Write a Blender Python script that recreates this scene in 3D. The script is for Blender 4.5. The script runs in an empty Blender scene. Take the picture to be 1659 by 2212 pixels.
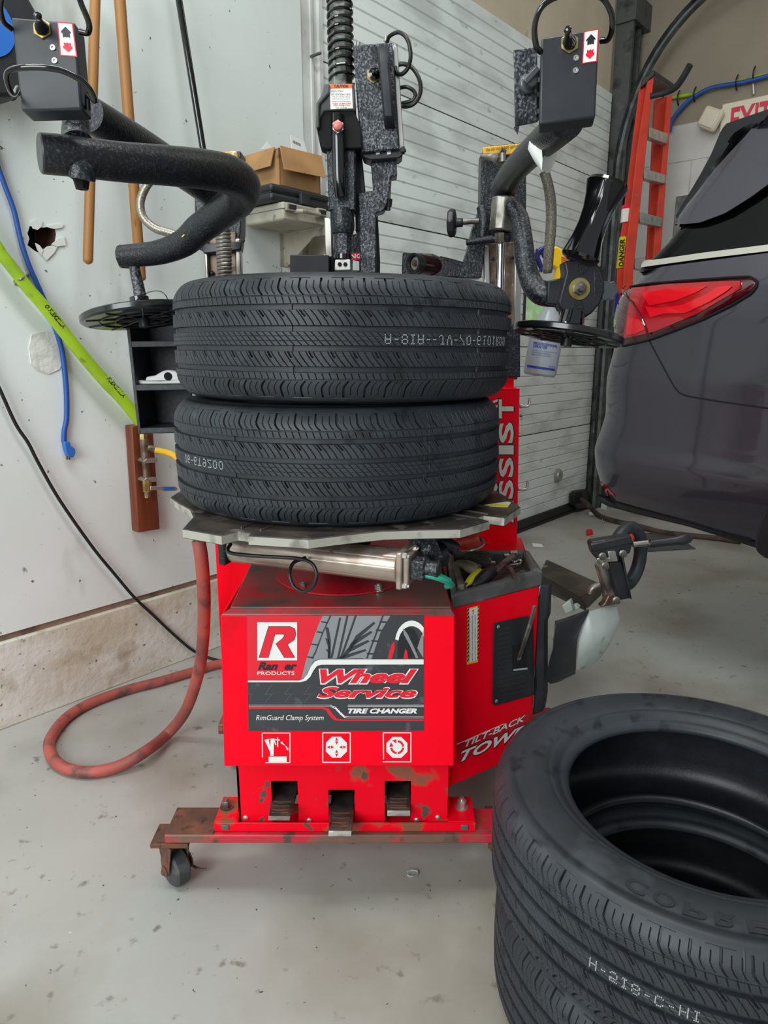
import bpy, bmesh, math, random
import numpy as np
from mathutils import Vector, Matrix
from mathutils.bvhtree import BVHTree
random.seed(7)
SC = bpy.context.scene
COL = SC.collection
PI = math.pi
# ------------------------------------------------------------------ camera
H = 1.2; F = 1500.0; PITCH = math.radians(13.1)
cp, sp = math.cos(PITCH), math.sin(PITCH)
cam_d = bpy.data.cameras.new('camera'); cam = bpy.data.objects.new('camera', cam_d); COL.objects.link(cam)
cam_d.sensor_fit = 'VERTICAL'; cam_d.sensor_height = 36.0; cam_d.lens = F / 2212.0 * 36.0
cam_d.clip_start = 0.02
cam.location = (0, 0, H); cam.rotation_euler = (PI / 2 - PITCH, 0, 0)
SC.camera = cam
SC.view_settings.view_transform = 'Standard'; SC.view_settings.look = 'None'
SC.view_settings.exposure = 0.0; SC.view_settings.gamma = 1.0
# ------------------------------------------------------------------ light
w = bpy.data.worlds.new('daylight'); SC.world = w; w.use_nodes = True
bg = w.node_tree.nodes['Background']; bg.inputs[0].default_value = (0.86, 0.93, 1.0, 1); bg.inputs[1].default_value = 0.42

def area(name, loc, target, sx, sy, power, col=(1, 1, 1)):
    l = bpy.data.lights.new(name, 'AREA'); l.shape = 'RECTANGLE'; l.size = sx; l.size_y = sy; l.energy = power; l.color = col
    o = bpy.data.objects.new(name, l); COL.objects.link(o); o.location = loc
    d = Vector(target) - Vector(loc); o.rotation_euler = d.to_track_quat('-Z', 'Y').to_euler(); return o
area('bay_door_daylight', (-1.9, -2.2, 2.3), (-.2, 1.8, .6), 2.4, 2.4, 150, (.93, .985, 1))
area('ceiling_tube_light', (-.5, .9, 4.0), (-.5, 1.4, 0), 2.6, .6, 74, (.97, 1, 1))
area('rear_tube_light', (2.2, 3.0, 4.0), (1.9, 3.4, 0), 2.4, .5, 12, (1, .97, .9))

# ------------------------------------------------------------------ projections: a pixel of the photo to a point of the room
def ray(px, py):
    u = (px - 829.5) / F; v = (1106 - py) / F
    return Vector((u, cp + v * sp, -sp + v * cp))
CAMP = Vector((0, 0, H))
def at(px, py, Y): r = ray(px, py); return CAMP + r * (Y / r.y)
def atz(px, py, z): r = ray(px, py); return CAMP + r * ((z - H) / r.z)
def on(px, py, P0, N, off=0.0):
    r = ray(px, py); N = Vector(N).normalized(); P0 = Vector(P0) + N * off
    return CAMP + r * ((P0 - CAMP).dot(N) / r.dot(N))
def dep(P): return P.y * cp - (P.z - H) * sp
def m_of(px, P): return px * dep(P) / F
WN = Vector((.758, -.652, 0)).normalized(); WD = Vector((.652, .758, 0)).normalized()
WP = WN * -2.28
def onw(px, py, off=0.0): return on(px, py, WP, WN, off)
def wl(s, z, off=0.0): return WP + WN * off + WD * s + Vector((0, 0, z))
BP = WD * 5.36          # back wall plane
def onb(px, py, off=0.0): return on(px, py, BP, -WD, off)
def bl(q, z, off=0.0): return BP - WD * off + WN * (q) + Vector((0, 0, z))

# ------------------------------------------------------------------ materials
def lin(h):
    if isinstance(h, str):
        h = h.lstrip('#'); c = [int(h[i:i + 2], 16) / 255 for i in (0, 2, 4)]
    else: c = [x / 255 for x in h]
    return tuple(((x / 12.92) if x <= .04045 else ((x + .055) / 1.055) ** 2.4) for x in c) + (1,)
def mat(name, col, rough=.5, metal=0.0, spots=(), bump=None, coat=0.0, emis=None, alpha=None, trans=0.0, ior=None, spec=None):
    """spots: list of (colour, noise scale, threshold, softness, stretch) laid over the base; bump: (scale, strength, distance)"""
    m = bpy.data.materials.new(name); m.use_nodes = True; nt = m.node_tree; N = nt.nodes; L = nt.links
    b = N['Principled BSDF']; b.inputs['Roughness'].default_value = rough; b.inputs['Metallic'].default_value = metal
    if coat: b.inputs['Coat Weight'].default_value = coat; b.inputs['Coat Roughness'].default_value = .04
    if trans: b.inputs['Transmission Weight'].default_value = trans
    if ior: b.inputs['IOR'].default_value = ior
    if spec is not None: b.inputs['Specular IOR Level'].default_value = spec
    if emis: b.inputs['Emission Color'].default_value = lin(emis[0]); b.inputs['Emission Strength'].default_value = emis[1]
    tc = N.new('ShaderNodeTexCoord')
    cur = N.new('ShaderNodeRGB'); cur.outputs[0].default_value = lin(col); out = cur.outputs[0]
    for i, sd in enumerate(spots):
        c2, sc_, th, soft = sd[:4]; st = sd[4] if len(sd) > 4 else (1, 1, 1)
        mp = N.new('ShaderNodeMapping'); mp.inputs['Scale'].default_value = st; mp.inputs['Location'].default_value = (i * 3.7, i * 1.3, i * 2.1)
        L.new(tc.outputs['Object'], mp.inputs[0])
        nz = N.new('ShaderNodeTexNoise'); nz.inputs['Scale'].default_value = sc_; nz.inputs['Detail'].default_value = 5
        L.new(mp.outputs[0], nz.inputs['Vector'])
        mr = N.new('ShaderNodeMapRange'); mr.inputs['From Min'].default_value = th - soft; mr.inputs['From Max'].default_value = th + soft
        L.new(nz.outputs[0], mr.inputs['Value'])
        mx = N.new('ShaderNodeMix'); mx.data_type = 'RGBA'
        L.new(mr.outputs[0], mx.inputs[0]); L.new(out, mx.inputs[6]); mx.inputs[7].default_value = lin(c2); out = mx.outputs[2]
    L.new(out, b.inputs['Base Color'])
    if bump:
        nz = N.new('ShaderNodeTexNoise'); nz.inputs['Scale'].default_value = bump[0]; nz.inputs['Detail'].default_value = 3
        L.new(tc.outputs['Object'], nz.inputs['Vector'])
        bp = N.new('ShaderNodeBump'); bp.inputs['Strength'].default_value = bump[1]; bp.inputs['Distance'].default_value = bump[2]
        L.new(nz.outputs[0], bp.inputs['Height']); L.new(bp.outputs[0], b.inputs['Normal'])
    return m
M = {}
M['floor'] = mat('painted_concrete', '#a6a7a2', .5, 0, [('#b2b3ad', 1.6, .52, .18), ('#8f8b80', 2.3, .58, .12), ('#8f8878', 1.1, .65, .08), ('#7d7970', 24, .69, .04), ('#3c3a36', 70, .715, .015), ('#c9cac6', 45, .76, .02)], (35, .25, .002))
M['plaster'] = mat('painted_plaster', '#dfe7e4', .6, 0, [('#cdd6cf', 1.3, .55, .2), ('#b3b8b0', 4.0, .66, .06, (1, 1, .4)), ('#6d6a62', 44, .715, .015), ('#8a857a', 14, .74, .02, (1, 1, .5))], (18, .15, .003))
M['stem'] = mat('painted_concrete_wall', '#d6d6cd', .7, 0, [('#bfb7a2', 3.2, .55, .12, (1, 1, 2)), ('#9a8767', 5.0, .66, .08, (1, 1, 1.5)), ('#776650', 45, .70, .03)], (40, .8, .004))
M['groove'] = mat('brown_joint', '#85705f', .8, 0, [('#5f4d40', 12, .55, .1)], (60, .5, .003))
M['door'] = mat('garage_door_paint', '#ecf5f2', .45, 0, [('#ccd3cf', 3, .58, .1, (1, 1, 3)), ('#b4b9b5', 12, .70, .05, (1, 1, 2))], (60, .08, .001))
M['doorline'] = mat('door_groove_grey', '#b9c1bd', .7)  # door grooves coloured a greyer tone than the panels
M['jambstrip'] = mat('dirty_jamb_metal', '#cdd1cc', .6, 0, [('#b3b3ad', 5, .54, .12), ('#85827a', 12, .68, .06)])
M['tan'] = mat('tan_block_paint', '#9c9280', .7, 0, [('#8d8373', 2.2, .55, .2), ('#756c5c', 8, .72, .05)], (25, .15, .003))
M['lintel'] = mat('pale_tan_paint', '#d6ccb4', .7, 0, [('#c2b79d', 2.2, .55, .2), ('#9d927a', 7, .70, .05)], (25, .15, .003))
M['whiteblock'] = mat('white_block_paint', '#cfccc8', .65, 0, [('#bcb8b4', 3, .58, .15)], (25, .15, .003))
M['ceil'] = mat('ceiling_paint', '#a79d8a', .8)
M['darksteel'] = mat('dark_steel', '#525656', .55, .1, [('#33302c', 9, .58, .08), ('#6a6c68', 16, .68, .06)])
M['galv'] = mat('galvanised_track', '#7d8484', .5, .2, [('#5c605f', 14, .55, .1)])
M['rubber'] = mat('tire_rubber', '#2a2e33', .5, 0, [('#34393f', 5, .56, .08), ('#1f2225', 26, .62, .05), ('#3b4045', 7, .70, .03, (1, 1, 3))], (240, .12, .0006), spec=.45)
M['innerliner'] = mat('tire_liner', '#1b1d21', .42, 0, [('#23262c', 14, .55, .1)], (180, .35, .001))
M['red'] = mat('red_powder_coat', '#ff0020', .42, 0, [('#e00a22', 6, .66, .1)], (300, .04, .0004), spec=.12)
M['redchip'] = mat('chipped_red_paint', '#fb0022', .42, 0, [('#8e5a44', 9, .60, .03), ('#56514a', 22, .67, .02)], (70, .2, .001), spec=.15)
M['redrust'] = mat('rusty_red_beam', '#c8283a', .5, 0, [('#7a5a4c', 7, .50, .05), ('#4e443c', 16, .62, .04), ('#a0533a', 30, .66, .04)], (60, .4, .001))
M['rust'] = mat('rusty_steel', '#5b4136', .75, .1, [('#7b4e39', 14, .55, .1), ('#3a322c', 30, .62, .05)], (80, .6, .002))
M['reddirty'] = mat('dirty_red_top', '#b21e28', .42, 0, [('#7a4f48', 7, .48, .12), ('#54463f', 11, .57, .09), ('#cf2b3d', 5, .66, .08)], (90, .15, .001))
M['redring'] = mat('worn_red_ring', '#c81326', .4, 0, [('#9a2a30', 9, .6, .1)])
M['hammer'] = mat('hammered_black', '#23262a', .34, .25, [('#50555a', 230, .57, .06), ('#17191b', 28, .60, .05)], (150, .8, .002))
M['hammerdark'] = mat('hammered_black_dark', '#1b1d20', .38, .15, [('#3c4045', 260, .60, .06)], (170, .7, .0018))
M['hammerlight'] = mat('hammered_grey_black', '#2a2d31', .36, .25, [('#6f7378', 210, .55, .07), ('#1c1e20', 22, .58, .06)], (150, .8, .002))
M['hammershelf'] = mat('textured_black_shelf', '#27292c', .5, 0, [('#35383c', 90, .56, .08)], (120, .5, .001))
M['blackred'] = mat('black_with_red_sheen', '#2a0e10', .25, .2, coat=.4)
M['knobgrey'] = mat('dark_grey_knob', '#43474a', .3, 0, coat=.3)
M['postgrey'] = mat('speckled_grey_post', '#7b807a', .4, .3, [('#8a8e88', 60, .6, .06), ('#3a3d3a', 26, .56, .08)])
M['black'] = mat('black_satin', '#1d1f22', .38, 0, [('#2a2c2f', 9, .6, .1)])
M['blackmatte'] = mat('black_matte', '#222427', .6, 0, [('#303236', 14, .6, .1)])
M['blackgloss'] = mat('black_gloss', '#0b0c0d', .10, 0, coat=.6)
M['blackbox'] = mat('control_box_black', '#2b2e33', .42, 0, [('#34373c', 10, .62, .1)])
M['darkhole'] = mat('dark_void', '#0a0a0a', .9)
M['steel'] = mat('bare_steel', '#b9b5ae', .28, .9, [('#8a857b', 14, .56, .1)])
M['chrome'] = mat('chrome', '#e2e2e2', .12, 1)
M['wornsteel'] = mat('worn_steel', '#8d8a82', .4, .7, [('#5d5850', 18, .55, .08), ('#c9c6be', 34, .65, .05)], (60, .2, .001))
M['table'] = mat('greasy_steel_table', '#4d463e', .55, .15, [('#2e2a26', 9, .50, .1), ('#77706a', 20, .64, .06)], (50, .3, .001))
M['tableedge'] = mat('worn_table_edge', '#aaa89c', .55, .1, [('#7d7a70', 22, .58, .07)], (60, .3, .001))
M['cyl'] = mat('champagne_cylinder', '#b3a396', .3, .65, [('#8d7c70', 16, .6, .08), ('#3a322d', 60, .71, .02)])
M['brass'] = mat('yellow_zinc', '#b8a468', .3, .8, [('#8a7848', 20, .55, .1)])
M['zinc'] = mat('zinc', '#c7c6c0', .3, .8)
M['orange'] = mat('orange_red_plastic', '#c93a28', .4, 0, [('#9d3022', 18, .6, .1)])
M['white'] = mat('white_print', '#ecebe6', .45)
M['offwhite'] = mat('off_white_plastic', '#dcdcd8', .35)
M['redprint'] = mat('red_print', '#e5132c', .4)
M['blackprint'] = mat('black_print', '#1c1c1e', .4)
M['greyprint'] = mat('grey_print', '#37393c', .4, 0, [('#5b5d60', 24, .66, .05)])
M['greyprint2'] = mat('grey_print_lines', '#4b4d50', .4)
M['treadprint'] = mat('photo_print_grey', '#8b8d90', .4)
M['treadprint2'] = mat('photo_print_dark', '#34373a', .4)
M['stickerworn'] = mat('worn_yellow_sticker', '#d9a82c', .45, 0, [('#8d6a28', 16, .58, .06), ('#e8dfc8', 28, .68, .04)])
M['yellowprint'] = mat('yellow_print', '#f0b428', .4)
M['stickerorange'] = mat('orange_print', '#dd6a28', .45)
M['bluep'] = mat('blue_print', '#2d43a8', .4)
M['greyplastic'] = mat('grey_plastic_tray', '#5c5e5c', .45, 0, [('#7d7f7c', 22, .62, .06), ('#3e403e', 9, .55, .1)])
M['guard'] = mat('grey_plastic_guard', '#a8afa9', .35, 0, [('#959b95', 8, .55, .1), ('#6d726d', 26, .68, .04)], (30, .3, .002))
M['wood'] = mat('broom_wood', '#a3733f', .5, 0, [('#9a6830', 5, .55, .1, (4, 4, .5)), ('#6e4a24', 22, .68, .04, (2, 2, .5))])
M['redwood'] = mat('stained_board', '#7a3c20', .5, 0, [('#5e2c18', 4, .5, .12, (6, 6, .6)), ('#a85a2c', 18, .66, .05)], (30, .3, .001))
M['lime'] = mat('lime_hose', '#a5cc22', .4, 0, [('#8fb028', 7, .55, .1), ('#5a6a1e', 16, .68, .06)])
M['blue'] = mat('blue_cord', '#2452a0', .45)
M['bluebright'] = mat('blue_plug', '#2a6cc4', .4)
M['hosered'] = mat('red_rubber_hose', '#b4584c', .55, 0, [('#8d4a42', 6, .52, .1), ('#5e4340', 16, .62, .07)])
M['yellow'] = mat('yellow_hose', '#e2b024', .45, 0, [('#9a7420', 18, .62, .07)])
M['green'] = mat('green_hose', '#1f9a80', .35)
M['wireblack'] = mat('black_cable', '#151617', .4)
M['braid'] = mat('braided_steel', '#a39e90', .4, .6, [('#7a7468', 300, .5, .1)])
M['bronze'] = mat('old_bronze', '#7d6a58', .45, .6, [('#54453a', 26, .55, .1), ('#9a9084', 34, .64, .05)])
M['card'] = mat('cardboard', '#ae8556', .8, 0, [('#99724a', 6, .55, .12), ('#6e5030', 16, .68, .06)])
M['cardin'] = mat('cardboard_edge', '#8a6238', .8)
M['paper'] = mat('white_paper', '#e9ebe6', .7)
M['casegrey'] = mat('grey_tool_case', '#a9a594', .5, 0, [('#8d8a7a', 9, .58, .1), ('#6a675a', 24, .68, .04)])
M['caseblack'] = mat('black_tool_case', '#26282b', .45)
M['ladder'] = mat('fibreglass_orange_red', '#cf3a22', .45, 0, [('#b3301c', 6, .58, .1), ('#7d5a50', 24, .72, .03)])
M['alum'] = mat('aluminium', '#b4b5b0', .35, .7, [('#8d8e88', 18, .58, .08)])
M['exitpanel'] = mat('exit_sign_panel', '#e4dcc4', .5)
M['exitred'] = mat('exit_red', '#d63350', .45)
M['lens'] = mat('lamp_lens', '#e4dcc8', .2, 0, coat=.5)
M['carpaint'] = mat('dark_grey_car_paint', '#55525e', .28, .8, [], None, coat=1.0)
M['carglass'] = mat('dark_car_glass', '#050506', .06, 0, spec=.25)
M['cartrim'] = mat('car_black_trim', '#17181a', .45)
M['carchrome'] = mat('car_chrome', '#d6d1c6', .3, .55)
M['tailred'] = mat('tail_lamp_red', '#b00016', .08, 0, coat=1.0)
M['tailglow'] = mat('tail_lamp_bright_red', '#e8061e', .15, 0, coat=1.0)
M['taildark'] = mat('tail_lamp_dark', '#4a0510', .1, 0, coat=1.0)
M['bottle'] = mat('cloudy_bottle', '#c9cfd6', .25, 0, trans=.35)
M['trigger'] = mat('yellow_trigger', '#f7c80c', .35)
M['triggerblue'] = mat('navy_plastic', '#2a2f7a', .3)
M['glassgreen'] = mat('window_pane', '#a8cf9a', .1, 0, [('#6fae62', 7, .5, .15), ('#dceedd', 10, .62, .1)], emis=('#a8cf9a', .35))
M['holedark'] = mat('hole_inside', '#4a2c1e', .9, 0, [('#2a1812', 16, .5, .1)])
M['torn'] = mat('torn_drywall', '#dfe2dc', .8, 0, [('#b59c80', 40, .66, .05)])
M['patch'] = mat('peeling_patch', '#d8dad4', .7, 0, [('#b3b0a2', 16, .58, .1)], (30, 1, .006))
M['pink'] = mat('pink_button', '#d87a70', .35)
M['bristle'] = mat('grey_bristle', '#4e5048', .8)
M['brushwood'] = mat('grimy_brush_wood', '#8a8468', .6, 0, [('#4a463a', 14, .5, .1), ('#c2bc98', 20, .64, .06)])
M['tooly'] = mat('yellow_tool_grip', '#dcd414', .4)
M['sticker2'] = mat('clear_red_sticker', '#c41a2c', .3)
M['rope'] = mat('brown_strap', '#5a4a3e', .8, 0, [('#3a3028', 14, .55, .1)])
M['labely'] = mat('yellow_white_label', '#e6e2c0', .5, 0, [('#d8cc2c', 9, .5, .05)])
M['redlitter'] = mat('red_litter', '#d82020', .4)

# ------------------------------------------------------------------ mesh builder
class MB:
    def __init__(s): s.v = []; s.f = []; s.mi = []; s.cur = 0
    def use(s, i): s.cur = i; return s
    def add(s, vs, fs):
        o = len(s.v); s.v.extend([tuple(p) for p in vs]); s.f.extend([tuple(i + o for i in f) for f in fs]); s.mi.extend([s.cur] * len(fs)); return s
    def hexa(s, p):   # p: 4 bottom, 4 top (same winding)
        return s.add(p, [(0, 3, 2, 1), (4, 5, 6, 7), (0, 1, 5, 4), (1, 2, 6, 5), (2, 3, 7, 6), (3, 0, 4, 7)])
    def box(s, c, size, R=None):
        c = Vector(c); hx, hy, hz = size[0] / 2, size[1] / 2, size[2] / 2
        P = [Vector((x, y, z)) for z in (-hz, hz) for x, y in ((-hx, -hy), (hx, -hy), (hx, hy), (-hx, hy))]
        if R is not None: P = [R @ p for p in P]
        return s.hexa([c + p for p in P])
    def bx(s, x0, x1, y0, y1, z0, z1): return s.box(((x0 + x1) / 2, (y0 + y1) / 2, (z0 + z1) / 2), (abs(x1 - x0), abs(y1 - y0), abs(z1 - z0)))
    def prism(s, pts, ext):
        ext = Vector(ext); n = len(pts); a = [Vector(p) for p in pts]; b = [p + ext for p in a]
        s.add(a + b, [tuple(range(n)), tuple(range(2 * n - 1, n - 1, -1))] + [(i, i + n, (i + 1) % n + n, (i + 1) % n) for i in range(n)])
        return s
    def poly(s, pts): return s.add(pts, [tuple(range(len(pts)))])
    def frame_ring(s, T, prev=None):
        up = prev if prev is not None else (Vector((0, 0, 1)) if abs(T.z) < .9 else Vector((1, 0, 0)))
        a = (up - T * up.dot(T))
        if a.length < 1e-6: a = Vector((1, 0, 0)) - T * T.x
        a.normalize(); return a, T.cross(a)
    def tube(s, pts, r, seg=12, smooth=6, closed=False, caps=True):
        P = [Vector(p) for p in pts]; n = len(P); rr = list(r) if isinstance(r, (list, tuple)) else [r] * n
        if smooth > 1 and n > 2:
            Q = []; R2 = []
            rng = range(n) if closed else range(n - 1)
            for i in rng:
                p0 = P[(i - 1) % n] if (closed or i > 0) else P[0] * 2 - P[1]
                p1 = P[i]; p2 = P[(i + 1) % n]
                p3 = P[(i + 2) % n] if (closed or i < n - 2) else P[-1] * 2 - P[-2]
                for k in range(smooth):
                    t = k / smooth; t2 = t * t; t3 = t2 * t
                    Q.append(.5 * ((2 * p1) + (p2 - p0) * t + (2 * p0 - 5 * p1 + 4 * p2 - p3) * t2 + (3 * p1 - p0 - 3 * p2 + p3) * t3))
                    R2.append(rr[i] + (rr[(i + 1) % n] - rr[i]) * t)
            if not closed: Q.append(P[-1]); R2.append(rr[-1])
            P, rr = Q, R2; n = len(P)
        vs = []; prev = None
        for i in range(n):
            if closed: T = (P[(i + 1) % n] - P[i - 1])
            else: T = (P[min(i + 1, n - 1)] - P[max(i - 1, 0)])
            T.normalize(); a, b = s.frame_ring(T, prev); prev = a
            for k in range(seg):
                th = 2 * PI * k / seg; vs.append(P[i] + (a * math.cos(th) + b * math.sin(th)) * rr[i])
        fs = []
        for i in range(n if closed else n - 1):
            j = (i + 1) % n
            for k in range(seg):
                k2 = (k + 1) % seg; fs.append((i * seg + k, i * seg + k2, j * seg + k2, j * seg + k))
        if not closed and caps:
            fs.append(tuple(range(seg - 1, -1, -1))); fs.append(tuple((n - 1) * seg + k for k in range(seg)))
        return s.add(vs, fs)
    def lathe(s, prof, o, ax, seg=32, caps=True):
        """prof: (radius, height) along the axis"""
        o = Vector(o); ax = Vector(ax).normalized(); a, b = s.frame_ring(ax); vs = []; fs = []; n = len(prof)
        for r, h in prof:
            for k in range(seg):
                th = 2 * PI * k / seg; vs.append(o + ax * h + (a * math.cos(th) + b * math.sin(th)) * r)
        for i in range(n - 1):
            for k in range(seg):
                k2 = (k + 1) % seg; fs.append((i * seg + k, i * seg + k2, (i + 1) * seg + k2, (i + 1) * seg + k))
        if caps: fs.append(tuple(range(seg - 1, -1, -1))); fs.append(tuple((n - 1) * seg + k for k in range(seg)))
        return s.add(vs, fs)
    def cyl(s, a, b, r, seg=20): a = Vector(a); b = Vector(b); return s.lathe([(r, 0), (r, (b - a).length)], a, b - a, seg)
    def ball(s, c, r, seg=16, rings=8, sc=(1, 1, 1)):
        c = Vector(c); vs = []; fs = []
        for i in range(rings + 1):
            ph = PI * i / rings - PI / 2
            rr = max(math.cos(ph), 1e-3)
            for k in range(seg):
                th = 2 * PI * k / seg; vs.append(c + Vector((rr * math.cos(th) * sc[0], rr * math.sin(th) * sc[1], math.sin(ph) * sc[2])) * r)
        for i in range(rings):
            for k in range(seg):
                k2 = (k + 1) % seg; fs.append((i * seg + k, i * seg + k2, (i + 1) * seg + k2, (i + 1) * seg + k))
        return s.add(vs, fs)
    def coil(s, a, b, R, r, turns, seg=8, per=18):
        a = Vector(a); b = Vector(b); ax = (b - a); L = ax.length; ax.normalize(); u, v = s.frame_ring(ax); P = []
        n = int(turns * per)
        for i in range(n + 1):
            th = 2 * PI * i / per; P.append(a + ax * (L * i / n) + (u * math.cos(th) + v * math.sin(th)) * R)
        return s.tube(P, r, seg, smooth=1)
    def grid(s, rows, thick=None):
        """rows: list of lists of points; thick: vector or None"""
        nr = len(rows); nc = len(rows[0]); vs = [p for r in rows for p in r]; fs = []
        for i in range(nr - 1):
            for j in range(nc - 1): fs.append((i * nc + j, i * nc + j + 1, (i + 1) * nc + j + 1, (i + 1) * nc + j))
        if thick is not None:
            th = Vector(thick); n = len(vs); vs = vs + [Vector(p) + th for p in vs]
            fs += [tuple(x + n for x in f[::-1]) for f in fs]
            bd = [j for j in range(nc)] + [i * nc + nc - 1 for i in range(1, nr)] + [(nr - 1) * nc + j for j in range(nc - 2, -1, -1)] + [i * nc for i in range(nr - 2, 0, -1)]
            for k in range(len(bd)):
                a, b = bd[k], bd[(k + 1) % len(bd)]; fs.append((a, b, b + n, a + n)[::-1])
        return s.add(vs, fs)
    def build(s, name, mats, parent=None, bevel=0.0, smooth=True, angle=35, segs=2, mod=None):
        if not isinstance(mats, (list, tuple)): mats = [mats]
        V = np.array(s.v, dtype=float); c = (V.min(0) + V.max(0)) / 2 if parent is not None else np.array([(V[:, 0].min() + V[:, 0].max()) / 2, (V[:, 1].min() + V[:, 1].max()) / 2, V[:, 2].min()])
        me = bpy.data.meshes.new(name); me.from_pydata((V - c).tolist(), [], s.f); me.validate()
        for m_ in mats: me.materials.append(M[m_] if isinstance(m_, str) else m_)
        if len(mats) > 1 and len(me.polygons) == len(s.mi): me.polygons.foreach_set('material_index', s.mi)
        bm = bmesh.new(); bm.from_mesh(me); bmesh.ops.recalc_face_normals(bm, faces=bm.faces); bm.to_mesh(me); bm.free()
        if smooth:
            me.polygons.foreach_set('use_smooth', [True] * len(me.polygons)); me.set_sharp_from_angle(angle=math.radians(angle))
        o = bpy.data.objects.new(name, me); COL.objects.link(o)
        put(o, Vector(c), parent)
        if bevel:
            b = o.modifiers.new('bevel', 'BEVEL'); b.width = bevel; b.segments = segs; b.limit_method = 'ANGLE'; b.angle_limit = math.radians(40); b.harden_normals = False
        return o
WPOS = {}
def put(o, c, parent):
    WPOS[o.name] = Vector(c)
    if parent is not None: o.parent = parent; o.location = Vector(c) - WPOS[parent.name]
    else: o.location = c
def tag(o, label=None, cat=None, group=None, kind=None):
    if label: o['label'] = label
    if cat: o['category'] = cat
    if group: o['group'] = group
    if kind: o['kind'] = kind
    return o
def thing(name, loc, label, cat, group=None):
    o = bpy.data.objects.new(name, None); COL.objects.link(o); o.empty_display_size = .05; put(o, Vector(loc), None); return tag(o, label, cat, group)
def struct(mb, name, m, parent=None, **k):
    o = mb.build(name, m, parent, **k)
    if parent is None: o['kind'] = 'structure'
    return o
# text as mesh, laid in the frame given by three points (lower left, lower right, upper left)
_tc = {}
def text_geo(txt, bold=0.0, shear=0.0, res=3):
    key = (txt, bold, shear)
    if key in _tc: return _tc[key]
    cu = bpy.data.curves.new('t', 'FONT'); cu.body = txt; cu.size = 1; cu.offset = bold; cu.shear = shear; cu.resolution_u = res; cu.fill_mode = 'BOTH'
    ob = bpy.data.objects.new('t', cu); COL.objects.link(ob); bpy.context.view_layer.update()
    me = bpy.data.meshes.new_from_object(ob.evaluated_get(bpy.context.evaluated_depsgraph_get()))
    V = np.array([v.co[:] for v in me.vertices]); Fc = [tuple(p.vertices) for p in me.polygons]
    bpy.data.objects.remove(ob); bpy.data.curves.remove(cu); bpy.data.meshes.remove(me)
    V[:, 0] -= V[:, 0].min(); V[:, 0] /= V[:, 0].max(); V[:, 1] -= V[:, 1].min(); V[:, 1] /= V[:, 1].max()
    _tc[key] = (V, Fc); return _tc[key]
def put_text(mb, txt, ll, lr, ul, off=0.0, bold=0.0, shear=0.0, warp=None):
    V, Fc = text_geo(txt, bold, shear); ll = Vector(ll); X = Vector(lr) - ll; Yv = Vector(ul) - ll; N = X.cross(Yv).normalized() * off
    mb.add([ll + X * v[0] + Yv * v[1] + N for v in V], Fc)
# ------------------------------------------------------------------ the setting
b = MB(); b.add([(-7, -4, 0), (7, -4, 0), (7, 9, 0), (-7, 9, 0), (-7, -4, -.1), (7, -4, -.1), (7, 9, -.1), (-7, 9, -.1)], [(0, 1, 2, 3), (4, 7, 6, 5), (0, 4, 5, 1), (1, 5, 6, 2), (2, 6, 7, 3), (3, 7, 4, 0)])
struct(b, 'floor', 'floor')
def wbox(mb, s0, s1, z0, z1, o0, o1):   # box along the left wall; offsets towards the room
    P = [wl(s, z0, o) for s, o in ((s0, o0), (s1, o0), (s1, o1), (s0, o1))] + [wl(s, z1, o) for s, o in ((s0, o0), (s1, o0), (s1, o1), (s0, o1))]
    return mb.hexa(P)
def bbox(mb, q0, q1, z0, z1, o0, o1):
    P = [bl(q, z0, o) for q, o in ((q0, o0), (q1, o0), (q1, o1), (q0, o1))] + [bl(q, z1, o) for q, o in ((q0, o0), (q1, o0), (q1, o1), (q0, o1))]
    return mb.hexa(P)
ZC = 4.3
sJ0 = onw(651, 100).dot(WD); sJ1 = onw(697, 300).dot(WD); sR = 5.07; sC = 5.36
# plaster wall, with the hole knocked in it
b = MB(); wbox(b, -3.2, sJ0, .312, ZC, -.16, 0); wall = b.build('wall_left', 'plaster', smooth=False)
hole_px = [(80, 484), (97, 488), (118, 487), (134, 485), (137, 502), (134, 522), (122, 530), (106, 536), (97, 542), (90, 538), (75, 526), (79, 512), (75, 500)]
hb = MB(); hb.prism([onw(x, y, .05) for x, y in hole_px], WN * -.12); cut = hb.build('cutter', 'holedark', smooth=False)
md = wall.modifiers.new('b', 'BOOLEAN'); md.operation = 'DIFFERENCE'; md.object = cut; md.solver = 'EXACT'
bpy.context.view_layer.update()
nm = bpy.data.meshes.new_from_object(wall.evaluated_get(bpy.context.evaluated_depsgraph_get()))
wall.modifiers.clear(); wall.data = nm; bpy.data.objects.remove(cut); wall['kind'] = 'structure'
nm.materials.clear(); nm.materials.append(M['plaster']); nm.materials.append(M['holedark'])
hc_ = onw(106, 512)
for p in nm.polygons:
    P = Vector(p.center) + wall.location
    p.material_index = 1 if (P - WP).dot(WN) < -.008 and (P - hc_).length < .25 else 0
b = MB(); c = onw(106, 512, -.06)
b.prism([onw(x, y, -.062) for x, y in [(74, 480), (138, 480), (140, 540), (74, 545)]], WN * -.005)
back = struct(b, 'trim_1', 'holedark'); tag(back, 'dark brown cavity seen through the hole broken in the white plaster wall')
flb = MB()
for pts in ([(66, 480), (78, 474), (90, 480), (88, 490), (80, 497), (70, 494)], [(75, 525), (84, 530), (94, 543), (90, 552), (80, 540)], [(100, 533), (110, 531), (122, 534), (116, 546), (100, 562), (88, 548), (92, 541)], [(110, 528), (124, 516), (137, 512), (141, 530), (122, 533)], [(97, 490), (118, 485), (136, 485), (133, 492), (116, 495)]):
    flb.prism([onw(x, y, .001) for x, y in pts], WN * .005)
o = flb.build('trim_2', 'torn'); o['kind'] = 'structure'
b = MB()
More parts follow.
